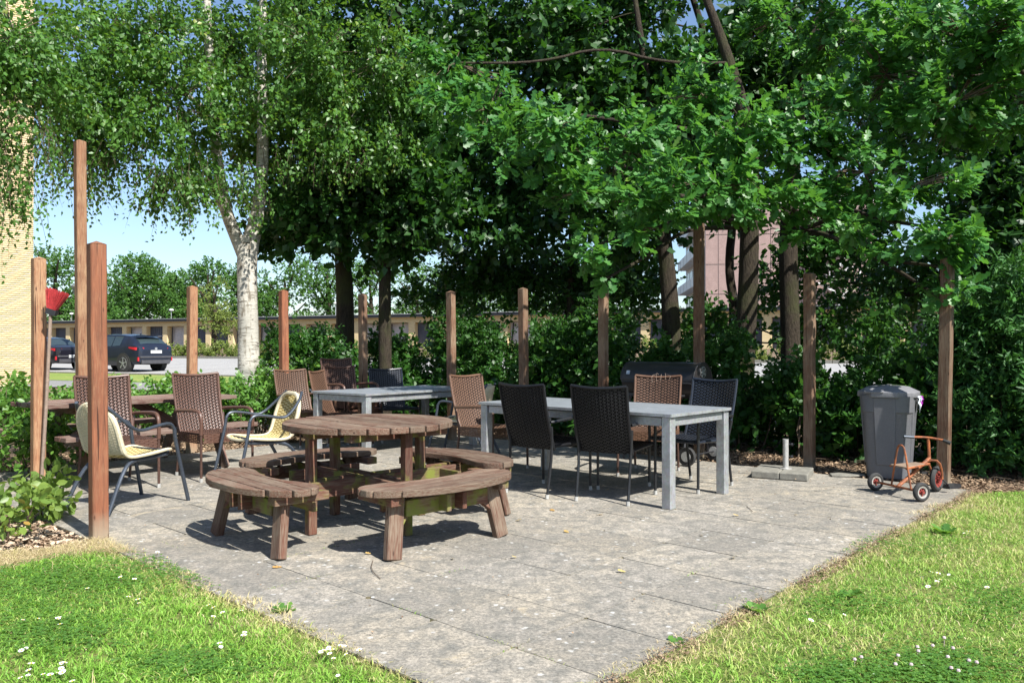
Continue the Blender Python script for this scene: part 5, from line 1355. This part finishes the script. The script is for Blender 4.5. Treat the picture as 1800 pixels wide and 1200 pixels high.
# mown turf skin
for poly, nm in ((LP, 'lawn'), (RP, 'lawn')):
    mb = MB(); mb.add([(a, b, -.0125) for a, b in poly], [tuple(range(len(poly)))[::-1]]); setp(mb.build(nm, M['turf_soil'], smooth=False), kind='structure')
def grass_mat():
    m, n, o = new_mat('grass_blades'); a = N(n, 'ShaderNodeAttribute'); a.attribute_name = 'tone'
    r = N(n, 'ShaderNodeValToRGB'); e = r.color_ramp.elements; e[0].position = 0; e[0].color = (.15, .33, .035, 1); e[1].position = 1; e[1].color = (.60, .50, .31, 1)
    for p_, c in ((.28, (.23, .44, .06, 1)), (.5, (.33, .46, .10, 1)), (.66, (.50, .49, .18, 1)), (.8, (.56, .48, .25, 1))):
        q = e.new(p_); q.color = c
    n.links.new(a.outputs['Fac'], r.inputs[0])
    b = N(n, 'ShaderNodeBsdfPrincipled'); n.links.new(r.outputs[0], b.inputs['Base Color']); b.inputs['Roughness'].default_value = .5; b.inputs['Specular IOR Level'].default_value = .35
    t = N(n, 'ShaderNodeBsdfTranslucent'); n.links.new(r.outputs[0], t.inputs[0]); mx = N(n, 'ShaderNodeMixShader'); mx.inputs[0].default_value = .35
    n.links.new(b.outputs[0], mx.inputs[1]); n.links.new(t.outputs[0], mx.inputs[2]); n.links.new(mx.outputs[0], o.inputs[0]); return m
M['grass'] = grass_mat()
def blades(name, x, y, h, wd, tone, label, lean=.55, z0=-.012, mat='grass', cat='grass'):
    n_ = len(x); a = rng.random(n_) * 2 * PI; l = lean * (.3 + rng.random(n_)); fx = rng.random(n_) * 2 * PI
    wx, wy = np.cos(fx) * wd / 2, np.sin(fx) * wd / 2
    dx, dy = np.cos(a) * l * h, np.sin(a) * l * h
    v = np.empty((n_, 5, 3), dtype=np.float32)
    v[:, 0] = np.stack([x - wx, y - wy, np.full(n_, z0)], 1); v[:, 1] = np.stack([x + wx, y + wy, np.full(n_, z0)], 1)
    v[:, 2] = np.stack([x + dx * .35 - wx * .8, y + dy * .35 - wy * .8, z0 + h * .6], 1); v[:, 3] = np.stack([x + dx * .35 + wx * .8, y + dy * .35 + wy * .8, z0 + h * .6], 1)
    v[:, 4] = np.stack([x + dx, y + dy, z0 + h * (1 - .25 * l)], 1)
    k = (np.arange(n_) * 5)[:, None]; f = (np.array([0, 1, 3, 2, 2, 3, 4])[None] + k).reshape(-1)
    o = link(name, np_mesh(name, v.reshape(-1, 3), f, np.tile([4, 3], n_), M[mat], np.repeat(tone, 5)))
    return setp(o, label, cat, None, 'stuff')
def scatter_poly(poly, n_, x0, x1, y0, y1, dpow=1.0):
    yy = y0 + (y1 - y0) * rng.random(n_) ** dpow; xx = x0 + (x1 - x0) * rng.random(n_)
    jx = fbm(xx, yy, 9, 3) * .045; jy = fbm(xx, yy, 9, 4) * .045
    k = in_poly(xx + jx, yy + jy, poly); return xx[k], yy[k]
for poly, nm, bx, n_, lb in ((LP, 'lawn_grass', (-5.2, 0, 1.9, 5.15), 150000, 'short daisy-dotted green grass of the lawn left of the patio corner'), (RP, 'lawn_grass', (0, 6.5, 1.9, 7.6), 220000, 'short patchy grass with dry straw spots on the lawn right of the patio')):
    x, y = scatter_poly(poly, n_, bx[0], bx[1], bx[2], bx[3], 1.25)
    vis = (np.abs(x / y) < .85); x, y = x[vis], y[vis]
    de = dist_rect(x, y); dry = np.exp(-np.maximum(de, 0) / (.08 + .06 * fbm(x, y, 5, 31)))
    pat = fbm(x, y, 3.2, 11) * .5 + .5; pat2 = fbm(x, y, 8.0, 12) * .5 + .5; big = fbm(x, y, 1.4, 15) * .5 + .5
    right = poly is RP
    thin = rng.random(len(x)) > (.15 + .35 * pat2 * (1 if right else .4)) * (pat2 > .5) + .45 * dry
    x, y, de, dry, pat, pat2, big = (q[thin] for q in (x, y, de, dry, pat, pat2, big))
    tone = (.24 if right else .16) + .28 * (pat - .4) + .13 * rng.normal(size=len(x)) + .55 * dry + (.13 if right else .03) + (.55 if right else .2) * np.clip(big - .45, 0, 1) * (pat2 + .3)
    tone += (rng.random(len(x)) < (.11 if right else .05)) * .45
    h = .015 + .016 * rng.random(len(x)) + .012 * (pat2 < .36) + .012 * (pat > .6)
    h *= 1 + .35 * (rng.random(len(x)) < .06)
    blades(nm, x, y, h, .0036 + .0022 * rng.random(len(x)), np.clip(tone, 0, 1), lb, 1.5)
# dry fringe hanging over the slab edges
xx = -3 + 8 * rng.random(200000); yy = 2.3 + 5 * rng.random(200000)
de = dist_rect(xx, yy); k = (de > -.05) & (de < .16) & ((in_poly(xx, yy, RP) | in_poly(xx, yy, LP)) | ((de < .07) & (de > -.03))) & (fbm(xx, yy, 6, 21) > -.15) & (xx * U.x + yy * U.y < 8)
k &= (xx * V.x + yy * V.y < 5.2)
xx, yy = xx[k], yy[k]; blades('dry_grass', xx, yy, .012 + .03 * rng.random(len(xx)), .0026 + 0 * xx, np.clip(.78 + .16 * rng.normal(size=len(xx)), .3, 1), 'dry straw-coloured grass along the patio edges', 1.9)
# tufts in joints
jx, jy = [], []
for (u_, v_, L_, s_) in ((2.5, 2.0, .5, 'v'), (2.5, 2.8, .3, 'v'), (3.5, 1.9, .5, 'u'), (2.4, 2.28, .2, 'u'), (3.0, 3.3, .2, 'u'), (2.2, 3.78, .4, 'u'), (2.6, 4.28, .6, 'u'), (3.9, 2.28, .35, 'u'), (2.3, 4.9, .3, 'v')):
    for _ in range(int(130 * L_)):
        t = random.random() * L_; j = random.gauss(0, .006); p_ = uv(u_ + (t if s_ == 'u' else j), v_ + (t if s_ == 'v' else j)); jx.append(p_.x); jy.append(p_.y)
jx, jy = np.array(jx), np.array(jy); blades('joint_grass', jx, jy, .006 + .016 * rng.random(len(jx)), .0026 + 0 * jx, np.clip(.5 + .3 * rng.normal(size=len(jx)), 0, 1), 'thin dry grass growing in the joints between the slabs', 1.6, -.008)

# broad-leaved weeds in the lawn
def rosette(x, y, r, label, n_=16, name='dandelion_plant'):
    a = np.linspace(0, 2 * PI, n_, endpoint=False) + rng.normal(size=n_) * .15
    D = np.stack([np.cos(a), np.sin(a), .35 + .5 * rng.random(n_)], 1); P = np.tile([0, 0, 0.0], (n_, 1)); Nn = np.tile([0, 0, 1.0], (n_, 1)) + rng.normal(size=(n_, 3)) * .15
    me = leaf_mesh(name, M['shrub_leaf'], P, D, Nn, r * (.7 + .5 * rng.random(n_)), 'oak', rng.random(n_))
    o = link(name, me, None, (x, y, -.008)); setp(o, label, 'weed')
p_ = at(1328, 1072); rosette(p_.x, p_.y, .075, 'spiky green dandelion rosette in the right lawn near the patio edge')
p_ = at(1660, 935); rosette(p_.x, p_.y, .09, 'dandelion rosette in the upper part of the right lawn')
p_ = at(1490, 1045); rosette(p_.x, p_.y, .07, 'flat green weed in the middle of the right lawn', 12)
p_ = at(1190, 1128); rosette(p_.x, p_.y, .05, 'tiny pale green weed on the dry lawn edge', 10)
p_ = at(500, 1072); rosette(p_.x, p_.y, .06, 'dark green weed on the left lawn near the slabs', 12)
p_ = at(300, 1165); rosette(p_.x, p_.y, .055, 'dark weed low in the left lawn', 12)

# daisies
M['petal'] = simple('daisy_petals', (.80, .80, .78), .6, 0, .3, 0); M['daisy_eye'] = simple('daisy_eye', (.65, .50, .05), .7, 0, .3, 0); M['clover'] = simple('clover_flower', (.58, .46, .46), .7, 0, .3, .2)
mb = MB(); mb.tube([(0, 0, -.012), (.002, 0, .02), (0, 0, .036)], .0011, 4)
stem_me = mb.mesh('stem', M['twig'])
mb = MB(); 
for k in range(11):
    a = 2 * PI * k / 11; c, s = math.cos(a), math.sin(a); mb.add([(0, 0, .037), (.009 * c - .003 * s, .009 * s + .003 * c, .040), (.0125 * c, .0125 * s, .041), (.009 * c + .003 * s, .009 * s - .003 * c, .040)], [(0, 1, 2, 3)])
pet_me = mb.mesh('petals', M['petal'], False)
mb = MB(); mb.lathe([(.0001, .043), (.003, .042), (.0042, .038)], 8, cap=False); eye_me = mb.mesh('eye', M['daisy_eye'])
dd = [(605, 1148, 14, 28), (395, 1083, 5, 14), (120, 1103, 3, 16), (108, 1192, 9, 26), (240, 1062, 4, 12), (285, 978, 4, 12), (372, 1018, 5, 16), (150, 1042, 2, 14), (400, 1140, 4, 22), (42, 1097, 2, 9), (222, 1028, 2, 10), (60, 1190, 4, 14), (30, 1150, 2, 10)]
dr = [(1640, 1025, 8, 16), (1592, 935, 0, 0), (1700, 948, 2, 8), (1735, 1043, 1, 3), (1450, 1090, 3, 22)]
def daisies(L, group, label):
    for (px, py, n_, sp) in L:
        for _ in range(n_):
            p_ = at(px + random.gauss(0, sp), py + random.gauss(0, sp * .45)); poly_ = LP if px < 900 else RP
            if not in_poly([p_.x], [p_.y], poly_)[0]: continue
            rz = random.random() * 6; s_ = random.uniform(.7, 1.15)
            e = empty('daisy', (p_.x, p_.y, random.uniform(-.012, 0)), rz, label, 'flower', group); e.scale = (s_, s_, s_); e.rotation_euler = (R(random.uniform(0, 25)), R(random.uniform(-12, 12)), rz)
            link('stem', stem_me, e); link('petals', pet_me, e); link('eye', eye_me, e)
daisies(dd, 'daisies on the left lawn', 'small white daisy in the left lawn')
daisies(dr, 'daisies on the right lawn', 'small white daisy in the right lawn')
mb = MB(); mb.lathe([(.001, .030), (.006, .031), (.0085, .035), (.006, .041), (.002, .043)], 7, cap=False); mb.tube([(0, 0, -.012), (0, 0, .034)], .0012, 4); cl_me = mb.mesh('clover_flower', M['clover'])
for _ in range(15):
    px, py = random.choice(((1560, 1160), (1620, 1170), (1500, 1165), (1700, 1180), (1640, 1150))); p_ = at(px + random.gauss(0, 28), min(1200, py + random.gauss(0, 10)))
    setp(link('clover_flower', cl_me, None, (p_.x, p_.y, -.01)), 'small pinkish clover flower low in the right lawn', 'flower', 'clover flowers on the right lawn')

# clover patches
def clover(pts, label):
    X_, Y_ = [], []
    for (px, py, n_, sx, sy) in pts:
        for _ in range(n_):
            p_ = at(px + random.gauss(0, sx), min(1215, py + random.gauss(0, sy))); X_.append(p_.x); Y_.append(p_.y)
    X_, Y_ = np.array(X_), np.array(Y_); k = in_poly(X_, Y_, LP) | in_poly(X_, Y_, RP); X_, Y_ = X_[k], Y_[k]; n_ = len(X_); th = rng.random(n_) * 6.28
    P = []; D = []; Nn = []; 
    for q in range(3):
        a = th + q * 2.094; P.append(np.stack([X_, Y_, .008 + .016 * np.abs(np.sin(th * 7))], 1)); D.append(np.stack([np.cos(a), np.sin(a), .15 + 0 * a], 1)); Nn.append(np.tile([0, 0, 1.0], (n_, 1)) + rng.normal(size=(n_, 3)) * .25)
    P, D, Nn = map(np.concatenate, (P, D, Nn)); me = leaf_mesh('clover_patch', M['shrub_leaf'], P, D, Nn, .011 + .006 * rng.random(len(P)), 'leaf', rng.random(len(P)))
    setp(link('clover_patch', me), label, 'clover', None, 'stuff')
clover([(60, 1030, 1700, 90, 28), (200, 1010, 900, 80, 22), (330, 1000, 500, 50, 14), (100, 1110, 900, 70, 20), (330, 1170, 500, 60, 14)], 'dark green clover patches in the left lawn')
clover([(1640, 1175, 1500, 100, 22), (1480, 1190, 400, 60, 12), (1330, 985, 300, 50, 10), (1600, 960, 500, 70, 14), (1750, 1060, 500, 50, 20), (1500, 1060, 400, 60, 14)], 'clover patches in the right lawn')

# bark mulch and leaf litter round the patio
M['chip_pale'] = leaf_mat('sun_bleached_chip', (.20, .13, .085), (.66, .52, .38), (.1, .07, .04), .2, .8, .0)
M['chip'] = leaf_mat('bark_chip', (.12, .075, .048), (.36, .26, .17), (.1, .07, .04), .2, .8, .0)
def chips(name, x, y, label, z0=-.03, s0=.014, s1=.05, mat='chip'):
    n_ = len(x); P = np.stack([x, y, z0 + .028 * rng.random(n_)], 1); D = rng.normal(size=(n_, 3)); D[:, 2] *= .25
    Nn = rng.normal(size=(n_, 3)) * .35; Nn[:, 2] += 1
    me = leaf_mesh(name, M[mat], P, D, Nn, s0 + (s1 - s0) * rng.random(n_), 'leaf', np.clip(rng.random(n_) ** 1.3, 0, 1)); return setp(link(name, me), label, 'mulch', None, 'stuff')
n_ = 90000; uu = 0.2 + 2.0 * rng.random(n_); vv = 3.9 + 6 * rng.random(n_); xx = uu * U.x + vv * V.x; yy = uu * U.y + vv * V.y
k = (dist_rect(xx, yy) > -.02 + .05 * rng.random(n_)) & ~in_poly(xx, yy, LP) & (yy > 4.2); xx, yy = xx[k], yy[k]; xx, yy = xx[:26000], yy[:26000]
chips('bark_mulch', xx, yy, 'pale sunlit bark mulch beside the left edge of the patio', mat='chip_pale')
n_ = 60000; uu = 7.98 + 1.9 * rng.random(n_) ** 1.4; vv = -2.5 + 12.5 * rng.random(n_); xx = uu * U.x + vv * V.x; yy = uu * U.y + vv * V.y; k = (dist_rect(xx, yy) > -.12 * rng.random(n_) ** 2) & ~in_poly(xx, yy, RP)
chips('leaf_litter', xx[k][:30000], yy[k][:30000], 'brown leaf litter under the hedge behind the patio')
n_ = 20000; uu = 1.5 + 7.5 * rng.random(n_); vv = 9.25 + 1.3 * rng.random(n_) ** 1.3; chips('leaf_litter', uu * U.x + vv * V.x, uu * U.y + vv * V.y, 'leaf litter below the low shrubs at the back left of the patio')
# straw strip between mulch and lawn
n_ = 40000; xx = -4.6 + 2.8 * rng.random(n_); yy = 4.5 + .9 * rng.random(n_); k = (~in_poly(xx + .02 * rng.normal(size=n_), yy + .05, LP) | (rng.random(n_) < .05)) & (in_poly(xx, yy - .38, LP)) & (dist_rect(xx, yy) > -.06)
xx, yy = xx[k][:12000], yy[k][:12000]; blades('dry_grass', xx, yy, .02 + .05 * rng.random(len(xx)), .003 + 0 * xx, np.clip(.9 + .1 * rng.normal(size=len(xx)), .6, 1), 'pale dead grass between the mulch and the left lawn', 2.4)

# reddish soil and bark bits along the right edge of the slabs
n_ = 30000; uu = 2.1 + 5.9 * rng.random(n_); vv = V0 - .11 + .14 * rng.beta(2.2, 1.6, n_); x_, y_ = uu * U.x + vv * V.x, uu * U.y + vv * V.y; k = fbm(x_, y_, 5, 41) > -.25; x_, y_ = x_[k][:7000], y_[k][:7000]
o_ = chips('edge_litter', x_, y_, 'reddish brown bark crumbs along the right edge of the patio', -.012, .004, .017)
# fine crumbs on the slabs
n_ = 5200; uu = 2.02 + 5.9 * rng.random(n_); vv = 1.85 + 7.4 * rng.random(n_)
back = rng.random(n_) < np.clip((uu - 5.0) / 3.5, .12, 1); uu, vv = uu[back], vv[back]; x_, y_ = uu * U.x + vv * V.x, uu * U.y + vv * V.y
chips('crumbs', x_, y_, 'crumbs of bark and leaf scattered on the slabs', -.001, .006, .018).location.z = .002
mb = MB(); r9 = random.Random(9)
for k in range(150):
    u_, v_ = 8.15 + 1.1 * r9.random() ** 1.3, -1.8 + 9.5 * r9.random(); p_ = uv(u_, v_, r9.uniform(-.02, .02)); a = r9.random() * 6.28; L_ = r9.uniform(.15, .5)
    q_ = p_ + Vector((math.cos(a) * L_, math.sin(a) * L_, r9.uniform(0, .10) * L_)); m_ = (p_ + q_) / 2 + Vector((r9.gauss(0, .04), r9.gauss(0, .04), .03)); mb.tube([p_, m_, q_], [.004, .003, .0015], 4, False)
setp(mb.build('dry_twigs', M['twig']), 'dead twigs lying under the hedge', 'twigs', None, 'stuff')
# single fallen leaves and twigs
M['dead_leaf'] = leaf_mat('dead_leaf', (.45, .27, .09), (.60, .48, .18), (.5, .35, .1), .3, .6, .25)
dl = []
for k in range(4):
    me = leaf_mesh('fallen_leaf', M['dead_leaf'], np.zeros((1, 3)), np.array([[1, 0, .15 + .1 * k]]), np.array([[.1 * k, .2, 1.0]]), np.array([.05]), 'oak', np.array([k / 3])); dl.append(me)
spots = [(497, 996), (653, 973), (795, 981), (908, 979), (975, 898), (1000, 936), (905, 916), (1063, 862), (1160, 862), (1048, 905), (1298, 906), (455, 851), (740, 905), (1150, 845), (1395, 905), (1290, 980), (700, 880), (1230, 940), (1100, 1005)]
for i, (px, py) in enumerate(spots):
    p_ = at(px, py); o = link('fallen_leaf', dl[i % 4], None, (p_.x, p_.y, .004), (0, 0, random.random() * 6)); s_ = random.uniform(.7, 1.2); o.scale = (s_, s_, s_)
    setp(o, 'small dried yellow leaf lying on the paving slabs', 'leaf', 'fallen leaves on the patio')
lidz = .895
for i, (dx, dy) in enumerate(((-.08, -.06), (.07, -.03))):
    o = link('fallen_leaf', leaf_mesh('fallen_leaf', M['hedge_leaf'], np.array([[0, 0, 0.0], [0.01, .01, .004], [-.02, .0, .006]]), np.array([[1, .2, 0], [-.2, 1, 0], [-1, -.4, .1]]), np.array([[0, 0, 1.0]] * 3), np.array([.09, .08, .08]), 'oak', np.array([.1, .2, .3])), None, (bc.x + dx, bc.y + dy, .90))
    setp(o, ['dark leaf cluster on the left half of the dustbin lid', 'dark leaf cluster on the right half of the dustbin lid'][i], 'leaf')
mb = MB(); a, b, c = at(656, 985), at(652, 1002), at(669, 1017); mb.tube([a + Vector((0, 0, .004)), b + Vector((0, 0, .008)), c + Vector((0, 0, .004))], .0022, 5, smooth=1); setp(mb.build('twig', M['twig']), 'thin bent twig lying in the middle of the slabs', 'twig')
mb = MB(); a, b = at(1312, 890), at(1322, 899); mb.tube([a + Vector((0, 0, .005)), b + Vector((0, 0, .005))], .0025, 5); setp(mb.build('twig', M['twig']), 'short dark twig on the slabs near the parasol base', 'twig')
mb = MB(); p_ = at(1488, 836)
mb.prism([(-.17, -.05), (.0, -.09), (.17, -.03), (.15, .05), (-.05, .09), (-.16, .04)], .0, .02); o = mb.build('flat_stone', M['concrete'], None, (p_.x, p_.y, 0)); bevel(o, .005); setp(o, 'flat grey stone lying between the parasol base and the dustbin', 'stone')
